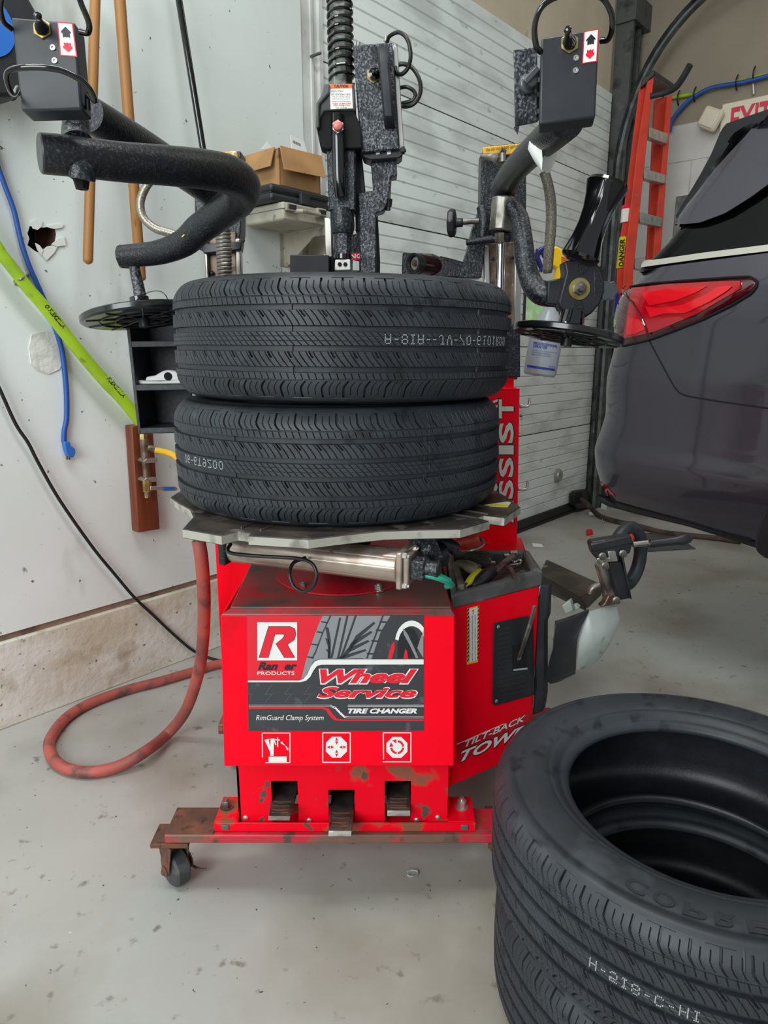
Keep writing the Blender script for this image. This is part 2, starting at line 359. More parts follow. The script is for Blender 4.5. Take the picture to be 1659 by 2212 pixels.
rp = [(68, 722), (100, 716), (122, 726), (135, 745), (136, 775), (128, 798), (105, 808), (82, 800), (66, 785), (62, 750)]
b.prism([onw(x, y, .0) for x, y in rp], WN * .003); struct(b, 'trim_3', 'patch')
b = MB(); wbox(b, -3.2, sJ1 + .02, 0, .29, -.16, .012); struct(b, 'wall_left_footing', 'stem', smooth=False, bevel=.004)
b = MB(); wbox(b, -3.2, sJ1 + .02, .285, .315, -.16, -.006); struct(b, 'trim_4', 'groove')
b = MB(); wbox(b, sJ0 - .01, sJ1, .312, ZC, -.16, -.004); wbox(b, sJ0 + .05, sJ0 + .062, .312, ZC, -.05, .004); wbox(b, sJ1 - .02, sJ1, .0, ZC, -.16, .012); struct(b, 'trim_5', 'jambstrip', smooth=False)
# lintel and corner of the door wall
b = MB(); wbox(b, sJ1, sC + .2, 2.93, ZC, -.2, -.03); struct(b, 'wall_left_lintel', 'lintel')
b = MB(); wbox(b, sR, sC + .2, 0, ZC, -.2, -.02); struct(b, 'wall_left_corner', 'tan')
# the sectional door
door = bpy.data.objects.new('door_1', None); COL.objects.link(door); put(door, wl((sJ1 + sR) / 2, 0), None); door['kind'] = 'structure'
joints = [.075, .653, 1.222, 1.79, 2.36, 2.93]
ws0 = onw(1133, 660).dot(WD); ws1 = onw(1186, 660).dot(WD) + .12; wz0 = 1.325; wz1 = 1.62
for k in range(5):
    z0, z1 = joints[k] + .003, joints[k + 1] - .003
    b = MB(); n = 9; zs = []
    hgt = (z1 - z0) / n
    for i in range(n):
        a0, a1 = z0 + i * hgt, z0 + (i + 1) * hgt
        zs += [(a0, -.002), (a0 + .002, -.003) if i else (a0, -.002), (a0 + .006, -.003) if i else (a0, -.002), (a0 + .009, 0), (a1 - .001, 0)]
    segs = [(sJ1, sR)] if k != 2 else [(sJ1, ws0), (ws1, sR)]
    for s0, s1 in segs:
        b.grid([[wl(s0, z, o) for z, o in zs], [wl(s1, z, o) for z, o in zs]], -WN * .035)
        g = MB()
    if k == 2:
        wbox(b, ws0, ws1, z0, wz0, -.035, 0); wbox(b, ws0, ws1, wz1, z1, -.035, 0)
    b.build('panel', 'door', door, angle=20)
    g = MB()
    for i in range(1, n):
        a0 = z0 + i * hgt
        if k == 2 and wz0 - .02 < a0 < wz1: 
            wbox(g, sJ1 + .003, ws0, a0 + .002, a0 + .0055, -.003, -.0022); wbox(g, ws1, sR - .003, a0 + .002, a0 + .0055, -.003, -.0022)
        else: wbox(g, sJ1 + .003, sR - .003, a0 + .002, a0 + .0055, -.003, -.0022)
    g.build('panel_groove', 'doorline', door)
b = MB()
for j in joints[1:5]: wbox(b, sJ1, sR, j - .003, j + .003, -.04, -.006)
b.build('section_seam', 'blackmatte', door)
b = MB(); wbox(b, sJ1, sR, 0.004, .075, -.04, .012); wbox(b, sJ1, sR, .0, .02, -.05, .022); b.build('bottom_seal', 'cartrim', door, bevel=.004)
b = MB(); fr = .018
wbox(b, ws0 - fr, ws1 + fr, wz0 - fr, wz0, -.03, .012); wbox(b, ws0 - fr, ws1 + fr, wz1, wz1 + fr, -.03, .012); wbox(b, ws0 - fr, ws0, wz0, wz1, -.03, .012); wbox(b, ws1, ws1 + fr, wz0, wz1, -.03, .012)
wf = b.build('window_frame', 'blackmatte', door, bevel=.003)
b = MB(); wbox(b, ws0, ws1, wz0, wz1, -.024, -.018); b.build('pane', 'glassgreen', door)
c = onw(1203, 1027)
b = MB(); b.lathe([(.05, 0), (.052, .01), (.045, .018), (.038, .02), (.036, .03), (.0, .031)], c, WN, 32); b.build('round_vent_cap', 'alum', door)
b = MB()
for zz in (.4,):
    pass
for (px, py) in ((1290, 822), (1281, 922), (1300, 1040)):
    P = onw(px, py, .0); b.box(P + WN * .03, (.05, .05, .09), Matrix.Rotation(math.radians(49), 3, 'Z'))
b.build('roller_bracket', 'galv', door, bevel=.004)
# steel post and curved track
b = MB(); wbox(b, sR + .04, sR + .075, 0, ZC, -.02, .10); wbox(b, sR + .075, sR + .20, 0, ZC, -.02, .05); wbox(b, sR + .19, sR + .215, 0, ZC, -.02, .09); struct(b, 'trim_6', 'darksteel', bevel=.004)
b = MB(); wbox(b, sR + .02, sR + 1.2, 3.36, 3.52, -.02, .12); struct(b, 'trim_7', 'darksteel')
tr = [(.07, 0), (.07, 1.2), (.07, 2.3), (.09, 2.6), (.17, 2.9), (.32, 3.16), (.55, 3.36), (.85, 3.47), (1.3, 3.5)]
b = MB(); P = []
for i in range(len(tr) - 1):
    for k in range(6):
        def cr(j, c): return tr[max(0, min(len(tr) - 1, j))][c]
        t = k / 6; q = []
        for c_ in (0, 1):
            p0, p1, p2, p3 = cr(i - 1, c_), cr(i, c_), cr(i + 1, c_), cr(i + 2, c_)
            q.append(.5 * (2 * p1 + (p2 - p0) * t + (2 * p0 - 5 * p1 + 4 * p2 - p3) * t * t + (3 * p1 - p0 - 3 * p2 + p3) * t ** 3))
        P.append(q)
rows = []
for i, (o_, z_) in enumerate(P):
    a_ = P[min(i + 1, len(P) - 1)]; c_ = P[max(i - 1, 0)]; T = Vector((a_[0] - c_[0], a_[1] - c_[1])); T.normalize(); Nn = Vector((-T.y, T.x))
    rows.append([wl(sR + sx, z_ + Nn.y * d, o_ + Nn.x * d) for sx, d in ((-.02, .022), (.03, .022), (.03, -.022), (-.02, -.022))])
b.grid(rows, WD * .003); tk = struct(b, 'trim_8', 'galv', angle=60)
# back wall
bz = onb(1460, 272).z
b = MB(); bbox(b, -2.6, 4.2, bz, ZC, -.15, 0); struct(b, 'wall_back', 'tan')
b = MB()
q = -2.3; row = 0; z = 0
while z < bz - .02:
    z2 = min(z + .62, bz); q = -2.3 - (row % 2) * .5
    while q < 4.2:
        bbox(b, q + .004, q + 1.0 - .004, z + .004, z2 - .004, -.1, .006); q += 1.0
    z = z2; row += 1
struct(b, 'wall_back_blocks', 'whiteblock', bevel=.004)
b = MB(); bbox(b, -2.6, 4.2, 0, bz, -.15, 0); struct(b, 'wall_back_core', 'jambstrip')
b = MB(); b.bx(-6, 6, -1.0, 8.5, ZC, ZC + .1); struct(b, 'ceiling', 'ceil')

# ------------------------------------------------------------------ tires: one mesh, four objects
def tire_mesh(name):
    NP = 60; per = 36; NC = NP * per; R0 = .365
    # section: list of (r, z, tread flag) from one bead over the tread to the other, then inside
    half = []
    nt = 104
    zt = np.linspace(0, .101, nt)
    def rc(z):
        a = abs(z); r = R0 - .9 * (a ** 2) * .35
        if a > .068: r -= 14 * (a - .068) ** 2
        return r
    tread = [(rc(z), z) for z in np.linspace(-.101, .101, 2 * nt - 1)]
    re = rc(.101)
    sw = [(re - .005, .105), (re - .011, .108), (re - .012, .1075), (re - .016, .1092), (re - .0165, .1085), (re - .022, .1105), (re - .035, .1118), (re - .05, .1122), (.288, .1116), (.276, .1098), (.268, .1072), (.2665, .1062), (.265, .1068), (.258, .1035), (.250, .0985), (.246, .0945), (.2445, .0945), (.239, .0925), (.234, .0895), (.2305, .0850), (.2295, .0790)]
    ins = [(.233, .0745), (.240, .0755), (.252, .0820), (.270, .0925), (.290, .0990), (.310, .1005), (.328, .0965), (.341, .0860), (.348, .0700), (.351, .0500), (.3525, .02)]
    prof = [(r, -z) for r, z in reversed(sw)] + tread + sw + ins + [(r, -z) for r, z in reversed(ins)]
    n = len(prof); prof = np.array(prof); it0 = len(sw); it1 = it0 + len(tread)
    th = np.arange(NC) * 2 * PI / NC; s = th * R0; pitch = 2 * PI * R0 / NP
    zz = prof[it0:it1, 1]; S, Z = np.meshgrid(s, zz)          # rows: z
    D = np.zeros_like(S)
    A = np.abs(Z)
    # grooves running round
    for a, w_, d in ((.0518, .0050, .0075), (.0158, .0048, .0075)):
        D = np.maximum(D, d * (np.abs(A - a) < w_))
    D = np.maximum(D, .0018 * (np.abs(A - .0690) < .0008))
    sg = np.where(Z >= 0, 1.0, -1.0)
    sp3 = pitch / 3
    def sipe(x, width): # distance to the nearest line of period sp3
        return np.abs((x + sp3 / 2) % sp3 - sp3 / 2) < width
    # shoulder lugs: wide slot each pitch, two thin sipes between, hooked at the inner end
    sh = (A > .0705) & (A < .0985)
    off = .010 * np.clip((.084 - A) / .014, 0, 1) ** 1.6
    x = S + off * np.where(Z > 0, -1, 1) * -1 * np.where(Z > 0, -1, -1)
    x = S - off * -1 if False else S + off * -1
    ph = (x % pitch)
    D = np.where(sh & (A < .0995) & (np.abs(ph - pitch / 2) < .0017) & (A > .0715), np.maximum(D, .006), D)
    D = np.where(sh & (A < .095) & sipe(x - pitch / 2, .00055) & (A > .072), np.maximum(D, .0025), D)
    # outline of the lug blocks
    D = np.where((A > .0985) & (A < .0997) & ((S // pitch) % 2 == 0), np.maximum(D, .0012), D)
    # narrow strip with slanted sipes
    st = (A > .0572) & (A < .0690); D = np.where(st & sipe(S + Z * .35 * 1, .00055), np.maximum(D, .0022), D)
    # ribs
    rb = (A > .0210) & (A < .0465)
    cx = S + Z * .75 + 9 * (A - .034) ** 2 * sg
    D = np.where(rb & sipe(cx, .00055), np.maximum(D, .0024), D)
    D = np.where(rb & (np.where(Z > 0, A > .0355, A < .032)) & (np.abs(cx % pitch - pitch / 2) < .0016), np.maximum(D, .0055), D)
    # centre rib: curved sipes and two fine lines
    ct = A < .0108
    cc = S + Z * .9 + 12 * Z ** 2 * sg
    D = np.where(ct & sipe(cc, .0005), np.maximum(D, .002), D)
    D = np.where(ct & (np.abs(A - .0035) < .0005), np.maximum(D, .0009), D)
    # wear bars in the grooves, and one mould seam
    bar = (S % (pitch * 10)) < .006
    D = np.where(bar & (D > .007), .0048, D)
    seam = np.abs(S % (pitch * 15) - .2) < .0008
    D = np.where(seam & (D < .001), -.0005, D)
    Rr = np.repeat(prof[:, 0:1], NC, 1)
    Rr[it0:it1] -= D
    # sparse sections off the tread are kept at the same columns so the mesh stays closed
    co = np.empty((n, NC, 3)); co[:, :, 0] = Rr * np.cos(th); co[:, :, 1] = Rr * np.sin(th); co[:, :, 2] = prof[:, 1:2]
    i = np.arange(n)[:, None]; j = np.arange(NC)[None, :]; i2 = (i + 1) % n; j2 = (j + 1) % NC
    quads = np.stack([i * NC + j, i * NC + j2, i2 * NC + j2, i2 * NC + j], -1).reshape(-1, 4)
    me = bpy.data.meshes.new(name); nv = n * NC; nf = len(quads)
    me.vertices.add(nv); me.vertices.foreach_set('co', co.reshape(-1)); me.loops.add(nf * 4); me.loops.foreach_set('vertex_index', quads.reshape(-1).astype(np.int32))
    me.polygons.add(nf); me.polygons.foreach_set('loop_start', np.arange(0, nf * 4, 4, dtype=np.int32))
    try: me.polygons.foreach_set('loop_total', np.full(nf, 4, dtype=np.int32))
    except Exception: pass
    rowi = np.repeat(np.arange(n), NC)
    me.polygons.foreach_set('use_smooth', ((rowi < it0) | (rowi >= it1 - 1)).tolist())
    me.materials.append(M['rubber']); me.materials.append(M['innerliner'])
    me.polygons.foreach_set('material_index', (rowi >= it1 + len(sw)).astype(np.int32))
    me.update(); me.validate(); return me
TM = tire_mesh('tire')
FONT5 = {'A': '01110 10001 10001 11111 10001 10001 10001', '8': '01110 10001 10001 01110 10001 10001 01110', 'I': '111 010 010 010 010 010 111', 'J': '00111 00010 00010 00010 00010 10010 01100', 'V': '10001 10001 10001 10001 01010 01010 00100',
         '-': '000 000 000 111 000 000 000', '/': '00001 00001 00010 00100 01000 10000 10000', '0': '01110 10001 10001 10001 10001 10001 01110', '6': '01110 10000 10000 11110 10001 10001 01110', '1': '00100 01100 00100 00100 00100 00100 01110',
         'R': '11110 10001 10001 11110 10100 10010 10001', '9': '01110 10001 10001 01111 00001 00001 01110', 'T': '11111 00100 00100 00100 00100 00100 00100', 'Z': '11111 00001 00010 00100 01000 10000 11111', '2': '01110 10001 00001 00110 01000 10000 11111', 'H': '10001 10001 10001 11111 10001 10001 10001',
         'C': '01110 10001 10000 10000 10000 10001 01110', '5': '11111 10000 11110 00001 00001 10001 01110', ' ': '00 00 00 00 00 00 00'}
def code_mesh(txt, th0, z0, hgt, flip=True):
    """dotted stamp round the centre rib, in the tire's own coordinates; grows to the right as seen from outside"""
    mb = MB(); d = hgt / 6; s = 0
    for ch in txt:
        rows = FONT5[ch].split()
        for r, row in enumerate(rows):
            for c_, v in enumerate(row):
                if v == '1':
                    zz = z0 + (r - 3) * d * (1 if flip else -1); th = th0 + (s + c_ * d) / .365
                    R = .3655; cx, cy = R * math.cos(th), R * math.sin(th); t = Vector((-math.sin(th), math.cos(th), 0)); nr = Vector((math.cos(th), math.sin(th), 0))
                    p = Vector((cx, cy, zz)); a = t * .00075; u = Vector((0, 0, .00075))
                    mb.hexa([p - a - u - nr * .002, p + a - u - nr * .002, p + a + u - nr * .002, p - a + u - nr * .002, p - a - u, p + a - u, p + a + u, p - a + u])
        s += (len(rows[0]) + 2.4) * d
    return mb
M['code'] = mat('white_stamp', '#b4b8bb', .6)
TW = .2245
def tire(name, c, rot, tilt, label, code=None, group=None):
    o = bpy.data.objects.new(name, TM); COL.objects.link(o); o.location = c; o.rotation_euler = (tilt[0], tilt[1], rot); o.scale = (1, 1, 1.025); WPOS[o.name] = Vector(c); tag(o, label, 'tire', group)
    if code:
        mb = code_mesh(*code); me = bpy.data.meshes.new('stamped_code'); me.from_pydata(mb.v, [], mb.f); me.materials.append(M['code'])
        k = bpy.data.objects.new('stamped_code', me); COL.objects.link(k); k.parent = o
    return o
TC = Vector((-.092, 1.605, 0)); ZT = .872
tb = tire('tire', (TC.x - .012, TC.y, ZT + .1155), 0, (0, 0), 'black all-season tire lying flat on the steel turntable, under the other one', ('I6-6T9Z00', -PI / 2 - .95, 0, .0135), 'loose all-season tires')
tt = tire('tire', (TC.x + .004, TC.y - .01, ZT + .1155 + .2328), .31, (math.radians(.2), math.radians(.35)), 'upper black all-season tire of the pair on the turntable, level with the discs', ('A-8IA--JV-/0-6101R00', -PI / 2 + .25 - .31, 0, .0145), 'loose all-season tires')
t4 = tire('tire', (.575, 1.075, .1155), 1.1, (0, 0), 'black tire on the floor at lower right, underneath the open-centred top one', None, 'loose all-season tires')
t3 = tire('tire', (.562, 1.072, .1155 + .2328), .73, (math.radians(.3), math.radians(-.2)), 'nearest black tire at lower right, topmost of the floor stack, looking into its open centre', ('H-5I8-C-HI', -PI / 2 - .73 - .82, 0, .0145), 'loose all-season tires')
# raised sidewall lettering on the nearest tire
def side_letters(txt, th0, dth, r0, h, flip):
    mb = MB()
    for i, ch in enumerate(txt):
        V, Fc = text_geo(ch, .02); th = th0 + i * dth; wdt = h * (.35 if ch == 'I' else 1.15)
        pts = []
        for v in V:
            a = th + (v[0] - .5) * wdt / r0; r = r0 + (v[1] - .5) * h * (1 if not flip else -1)
            pts.append((r * math.cos(a), r * math.sin(a), .1126 - (max(0, abs(r - .315)) ** 2) * 2.2))
        nn = len(pts); pts2 = [(x, y, z - .004) for x, y, z in pts]; mb.add(pts, Fc)
    return mb
for txt, th0, dth, fl in (('COPRE', -PI / 2 - .72 - .73, .125, False), ('GIRO', PI / 2 - .05 - .73, -.13, False)):
    mb = side_letters(txt, th0, dth, .312, .026, fl)
    me = bpy.data.meshes.new('raised_letters'); me.from_pydata(mb.v, [], mb.f); me.materials.append(M['blackmatte'])
    k = bpy.data.objects.new('raised_letters', me); COL.objects.link(k); k.parent = t3
# ------------------------------------------------------------------ the tire changer: one thing, everything bolted to it is a part
TCH = thing('tire_changer', (TC.x, TC.y, 0), 'red tire changer on casters with black assist arms, holding two stacked tires on its turntable', 'tire changer')
def P_(pts, Y): return [at(x, y, Y) for x, y in pts]
def face(mb, pts, Y, d): return mb.prism(P_(pts, Y), (0, d, 0))
def tb_(mb, pts, seg=14, smooth=6, **k):     # pts: (px, py, Y, diameter in px)
    W = [at(p[0], p[1], p[2]) for p in pts]; return mb.tube(W, [m_of(p[3], q) / 2 for p, q in zip(pts, W)], seg, smooth, **k)
Z = Vector((0, 0, 1)); X = Vector((1, 0, 0)); Yv = Vector((0, 1, 0))
def bolt(name, P, ax, r, h, m='zinc', parent=TCH, washer=True):
    b = MB(); ax = Vector(ax).normalized()
    if washer: b.lathe([(r * 1.5, 0), (r * 1.5, r * .25)], P, ax, 20)
    b.lathe([(r, r * .2), (r, h * .92), (r * .9, h)], P, ax, 6)
    b.lathe([(r * .5, h), (r * .5, h * 1.25)], P, ax, 12)
    return b.build(name, m, parent)
# main cabinet
yF = 1.30
xl, xr = at(480, 1400, yF).x, at(981, 1400, yF).x
zt, zb = at(700, 1329, yF).z, at(700, 1653, yF - .02).z
tl, tr_ = atz(497, 1311, .700), atz(975, 1311, .700); bl_, br_ = atz(546, 1208, .705), atz(950, 1212, .705)
b = MB()
A = [Vector((xl, yF, zt)), Vector((xr, yF, zt)), Vector((xr + .004, yF - .025, zb)), Vector((xl - .004, yF - .025, zb))]
b.prism(A, (0, .012, 0)); b.prism([Vector((xl, yF + .002, zt)), Vector((xl, 1.88, zt)), Vector((xl, 1.88, zb)), Vector((xl - .004, yF - .02, zb))], (.006, 0, 0)); b.prism([Vector((xr, yF + .002, zt)), Vector((xr, 1.52, zt)), Vector((xr, 1.52, zb)), Vector((xr + .004, yF - .02, zb))], (-.006, 0, 0))
panel = b.build('front_panel', 'red', TCH, bevel=.004)
b = MB(); b.hexa([Vector((xl, yF, zt - .004)), Vector((xr, yF, zt - .004)), Vector((tr_.x, tr_.y, .690)), Vector((tl.x, tl.y, .690)), Vector((xl, yF, zt + .002)), Vector((xr, yF, zt + .002)), Vector((tr_.x, tr_.y, .699)), Vector((tl.x, tl.y, .699))]); b.build('top_lip', 'reddirty', TCH, bevel=.003)
b = MB(); b.prism([tl, tr_, br_, bl_], (0, 0, -.03)); top = b.build('top_plate', 'reddirty', TCH, bevel=.003)
sc_ = Vector((at(742, 1232, 1.58).x, 1.585, .705))
b = MB(); b.lathe([(.0, .0), (.148, .0), (.148, .0025), (.0, .0025)], Vector((sc_.x + .002, sc_.y - .07, .703)), Z, 48); b.build('worn_ring', 'redring', top)
# the case under it
zp = .205; yP = 1.36
b = MB(); b.bx(xl + .02, xr - .006, yP + .125, 1.95, zp, .69); b.build('cabinet', 'red', TCH)
pl0, pr0 = at(510, 1652, yP).x, at(969, 1652, yP).x
holes = [(586, 643, 1687), (709, 766, 1706), (831, 888, 1687)]
zpt = at(700, 1640, yP).z; zpb = at(700, 1777, yP).z
b = MB(); xs = [pl0]
for h0, h1, hy in holes:
    x0, x1, zh = at(h0, 1700, yP).x, at(h1, 1700, yP).x, at(700, hy, yP).z
    b.bx(xs[-1], x0, yP, yP + .006, zpb, zpt); b.bx(x0, x1, yP, yP + .006, zh, zpt); xs.append(x1)
b.bx(xs[-1], pr0, yP, yP + .006, zpb, zpt)
b.bx(pl0, pl0 + .005, yP, yP + .3, zpb, zpt); b.bx(pr0 - .012, pr0, yP + .004, yP + .3, zpb, zpt)
pp = b.build('pedal_panel', 'redchip', TCH)
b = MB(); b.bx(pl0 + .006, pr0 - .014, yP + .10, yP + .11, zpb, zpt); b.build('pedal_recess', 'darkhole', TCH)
for (px, py) in ((531, 1766), (668, 1772), (900, 1771), (946, 1765)):
    P = at(px, py, yP); b = MB(); b.lathe([(.0065, 0), (.0060, -.0025), (.0035, -.0042)], P, Yv, 16); b.build('panel_screw', 'zinc', pp)
# pedals: curved plates with ribs
def pedal(pts, wpx, Y0):
    """pts: centre line (px, py, Y, width px)"""
    rows = []
    for (x, y, Y, wd) in pts:
        c = at(x, y, Y); hw = m_of(wd, c) / 2
        rows.append([c + X * (hw * k) - Yv * (.0025 * (1 - abs(k))) for k in (-1, -.6, 0, .6, 1)])
    b = MB(); b.grid(rows, Vector((0, .010, -.006)))
    p = b.build('pedal', 'pedal', TCH, bevel=.003)
    b = MB(); a, c = pts[-2], pts[-1]; e = at(c[0], c[1], c[2]); e0 = at(a[0], a[1], a[2]); hw = m_of(c[3], e) / 2
    b.grid([[e0 + X * (hw * k) + Vector((0, -.0035, .002)) for k in (-1, -.5, 0, .5, 1)], [e + X * (hw * k) + Vector((0, -.004, .001)) for k in (-1, -.5, 0, .5, 1)], [e + X * (hw * k) + Vector((0, .004, -.006)) for k in (-.98, -.5, 0, .5, .98)]], Vector((0, .004, -.002))); b.build('worn_tip', 'wornsteel', p, bevel=.003)
    b = MB()
    for t in (.42, .5, .58, .66):
        i = t * (len(pts) - 1); k = int(i); f = i - k; q0, q1 = pts[k], pts[min(k + 1, len(pts) - 1)]
        c = at(q0[0] + (q1[0] - q0[0]) * f, q0[1] + (q1[1] - q0[1]) * f, q0[2] + (q1[2] - q0[2]) * f); hw = m_of(q0[3], c) / 2 * .72
        b.tube([c - X * hw + Vector((0, -.003, .001)), c + Vector((0, -.005, .001)), c + X * hw + Vector((0, -.003, .001))], .0016, 6, 1)
    b.build('grip_rib', 'rust', p); return p
M['pedal'] = mat('pedal_steel', '#4d4743', .4, .4, [('#6b655c', 10, .52, .1), ('#2a2626', 18, .56, .08), ('#7d4a3a', 26, .68, .04)], (60, .4, .001))
pedal([(618, 1689, 1.44, 52), (616, 1705, 1.41, 54), (611, 1728, 1.365, 53), (606, 1750, 1.325, 50), (604, 1762, 1.308, 48), (603, 1770, 1.302, 47)], 50, 1)
pedal([(740, 1710, 1.44, 48), (740, 1728, 1.40, 50), (738, 1752, 1.35, 52), (736, 1778, 1.305, 52), (735, 1794, 1.285, 50), (734, 1805, 1.28, 50)], 50, 1)
pedal([(861, 1689, 1.44, 50), (861, 1700, 1.42, 50), (861, 1722, 1.38, 52), (861, 1740, 1.35, 52), (861, 1750, 1.338, 50), (861, 1761, 1.332, 50)], 50, 1)
# flange, beam, casters
zb0 = at(700, 1822, 1.335).z
b = MB(); zf = at(470, 1797, 1.345).z; zf1 = at(470, 1778, 1.345).z; fx0, fx1 = at(462, 1790, 1.345).x, at(1028, 1790, 1.345).x
b.bx(fx0, fx1, 1.345, 1.44, zf, zf + .004); b.bx(fx0, fx1, 1.345, 1.350, zf, zf1); b.bx(fx0, pl0, 1.350, 1.44, zf1 - .004, zf1); b.bx(pr0, fx1, 1.350, 1.44, zf1 - .004, zf1)
fl = b.build('base_flange', 'redchip', TCH, bevel=.003)
for px in (487, 1004):
    b = MB(); P = at(px, 1787, 1.3440); b.box(P, (.017, .004, .012)); b.build('flange_slot', 'greyplastic', fl, bevel=.002)
bolt('anchor_bolt', Vector((at(491, 1765, 1.40).x, 1.40, zf1)), Z, .010, .018, 'wornsteel'); bolt('anchor_bolt', Vector((at(997, 1762, 1.40).x, 1.40, zf1)), Z, .010, .020, 'zinc')
b = MB(); x0, x1 = at(355, 1810, 1.335).x, .305
b.bx(x0, x1, 1.335, 1.43, zb0, zf - .001); b.build('caster_beam', 'redrust', TCH, bevel=.003)
b = MB(); b.bx(x0 + .003, fx0, 1.338, 1.427, zf - .001, zf + .002); b.build('beam_top_rust', 'rust', TCH)
b = MB(); b.bx(x0 + .01, .5, 1.80, 1.90, zb0, zf); b.build('caster_beam', 'redrust', TCH, bevel=.003)
def caster(c, ang, brake=True):
    r = .043; R = Matrix.Rotation(ang, 3, 'Z'); ax = R @ X; fwd = R @ Yv; z0 = zb0
    b = MB(); b.box(c + Z * (z0 - .012), (.085, .07, .012)); pl = b.build('caster_plate', 'rust', TCH, bevel=.002)
    b = MB(); b.lathe([(.012, -.018), (r - .006, -.018), (r, -.013), (r, .013), (r - .006, .018), (.012, .018)], c + Z * r, ax, 40); wh = b.build('caster_wheel', 'casterwheel', TCH)
    b = MB()
    for s in (-1, 1):
        b.prism([c + ax * (s * .023) + fwd * .032 + Z * (z0 - .018), c + ax * (s * .023) - fwd * .030 + Z * (z0 - .018), c + ax * (s * .023) - fwd * .010 + Z * (r - .008), c + ax * (s * .023) + fwd * .012 + Z * (r - .008)], ax * .003)
        b.lathe([(.012, 0), (.012, .004), (.006, .005), (.006, .009)], c + Z * r + ax * (s * .026), ax * s, 16)
    b.cyl(c + Z * (z0 - .03), c + Z * (z0 - .01), .018); b.build('caster_fork', 'rust', TCH, bevel=.001)
    if brake:
        b = MB(); c2 = c + Z * r - ax * .031
        b.lathe([(.020, 0), (.020, .003), (.008, .005), (0, .005)], c2, -ax, 24)
        b.tube([c2 - fwd * .01 + Z * .016, c2 - fwd * .028 + Z * .004 - ax * .01, c2 - fwd * .030 - Z * .016 - ax * .02], .0035, 8); b.tube([c2 - Z * .012, c2 + fwd * .02 - Z * .024 - ax * .015, c2 + fwd * .03 - Z * .028 - ax * .03], .003, 8); b.build('caster_brake', 'wornsteel', TCH)
M['casterwheel'] = mat('grey_caster_rubber', '#3e3f40', .55, 0, [('#5c5c5a', 24, .6, .06)])
cw = at(375, 1883, 1.38)
caster(Vector((cw.x + .008, 1.375, 0)), math.radians(205+20)); caster(Vector((.285, 1.44, 0)), 0, False); caster(Vector((cw.x + .05, 1.85, 0)), 0, False); caster(Vector((.42, 1.85, 0)), 0, False)
# ---- decal on the front panel, drawn on the panel's own plane
pe = (A[1] - A[0]).normalized(); pu = (A[0] - A[3]).normalized(); pn = pe.cross(pu).normalized()
if pn.y > 0: pn = -pn
def fp(px, py, off=.0008): return on(px, py, A[0], pn, off)
def fpoly(mb, pts, off): return mb.poly([fp(x, y, off) for x, y in pts])
def ftext(mb, t, x0, y0, x1, y1, off, bold=0, shear=0):  # baseline y0 .. cap top y1
    put_text(mb, t, fp(x0, y0, off), fp(x1, y0, off), fp(x0, y1, off), 0, bold, shear)
k4 = 1659 / 400.0
def dq(pts): return [(530 + min(1599, max(26 if y > 640 else 12, x)) / k4, 1320 + y / k4) for x, y in pts]    # coordinates of the decal close-up
b = MB(); b.prism([fp(x, y, .0004) for x, y in dq([(12, 40), (1600, 38), (1605, 1072), (28, 1075)])], pn * .0006)
dec = b.build('brand_decal', 'greyprint', panel, smooth=False)
def dl(name, polys, m, off, texts=()):
    b = MB()
    for p in polys: fpoly(b, dq(p), off)
    for t in texts:
        (t_, x0, y0, x1, y1, bo, sh) = t; (a0, c0), (a1, c1) = dq([(x0, y0), (x1, y1)]); ftext(b, t_, a0, c0, a1, c1, off, bo, sh)
    return b.build(name, m, dec if False else panel, smooth=False)
e0 = .0014
dl('decal_red_field', [[(14, 42), (695, 42), (660, 110), (600, 270), (540, 450), (500, 615), (22, 620)]], 'redprint', e0)
# printed tire picture
dl('decal_tire_picture', [[(695, 42), (1300, 42), (1215, 180), (1130, 430), (660, 430), (610, 450), (575, 520), (540, 590), (500, 612), (540, 450), (600, 270), (660, 110)]], 'treadprint', e0)
grooves = [[(770, 42), (700, 190), (630, 380), (600, 440), (590, 436), (625, 360), (690, 190), (755, 42)]]
for y, x in ((90, 680), (180, 640), (290, 592), (405, 556), (530, 520)): grooves.append([(x, y), (x + 60, y + 8), (x + 54, y + 22), (x - 4, y + 10)])
for y, x in ((95, 1205), (170, 1170), (265, 1130), (380, 1090)): grooves.append([(x, y - 6), (x + 70, y - 2), (x + 66, y + 14), (x - 4, y + 8)])
grooves.append([(1225, 42), (1240, 42), (1095, 425), (1080, 425)])
for x0, x1, y0 in ((840, 820, 60), (905, 880, 42), (980, 905, 42)):
    grooves.append([(x0, y0), (x0 + 18, y0), (x1 - 40, 425), (x1 - 60, 425)])
for k in range(5):
    grooves.append([(1150 - k * 26, 95 + k * 82), (1165 - k * 26, 110 + k * 82), (1010 - k * 40, 250 + k * 60), (960 - k * 40, min(425, 330 + k * 60)), (930 - k * 40, min(425, 330 + k * 60)), (990 - k * 40, 220 + k * 60)])
for k in range(3): grooves.append([(715, 140 + k * 100), (745, 150 + k * 100), (765, 260 + k * 55), (760, 425), (738, 425), (738, 260 + k * 55)])
grooves = [[(x, min(y, 427)) for x, y in g] for g in grooves]
dl('decal_tread_lines', grooves, 'treadprint2', e0 + .0005)
dl('decal_dark_corner', [[(1300, 42), (1590, 42), (1595, 430), (1130, 430), (1215, 180)]], 'greyprint', e0)
def arcp(cx, cy, rx, ry, a0, a1, n=14): return [(cx + rx * math.cos(math.radians(a0 + (a1 - a0) * i / n)), cy + ry * math.sin(math.radians(a0 + (a1 - a0) * i / n))) for i in range(n + 1)]
dl('decal_rim', [arcp(1490, 290, 150, 205, -170, -10) + arcp(1490, 290, 120, 155, -10, -170)[::1] + []], 'white', e0 + .0005)
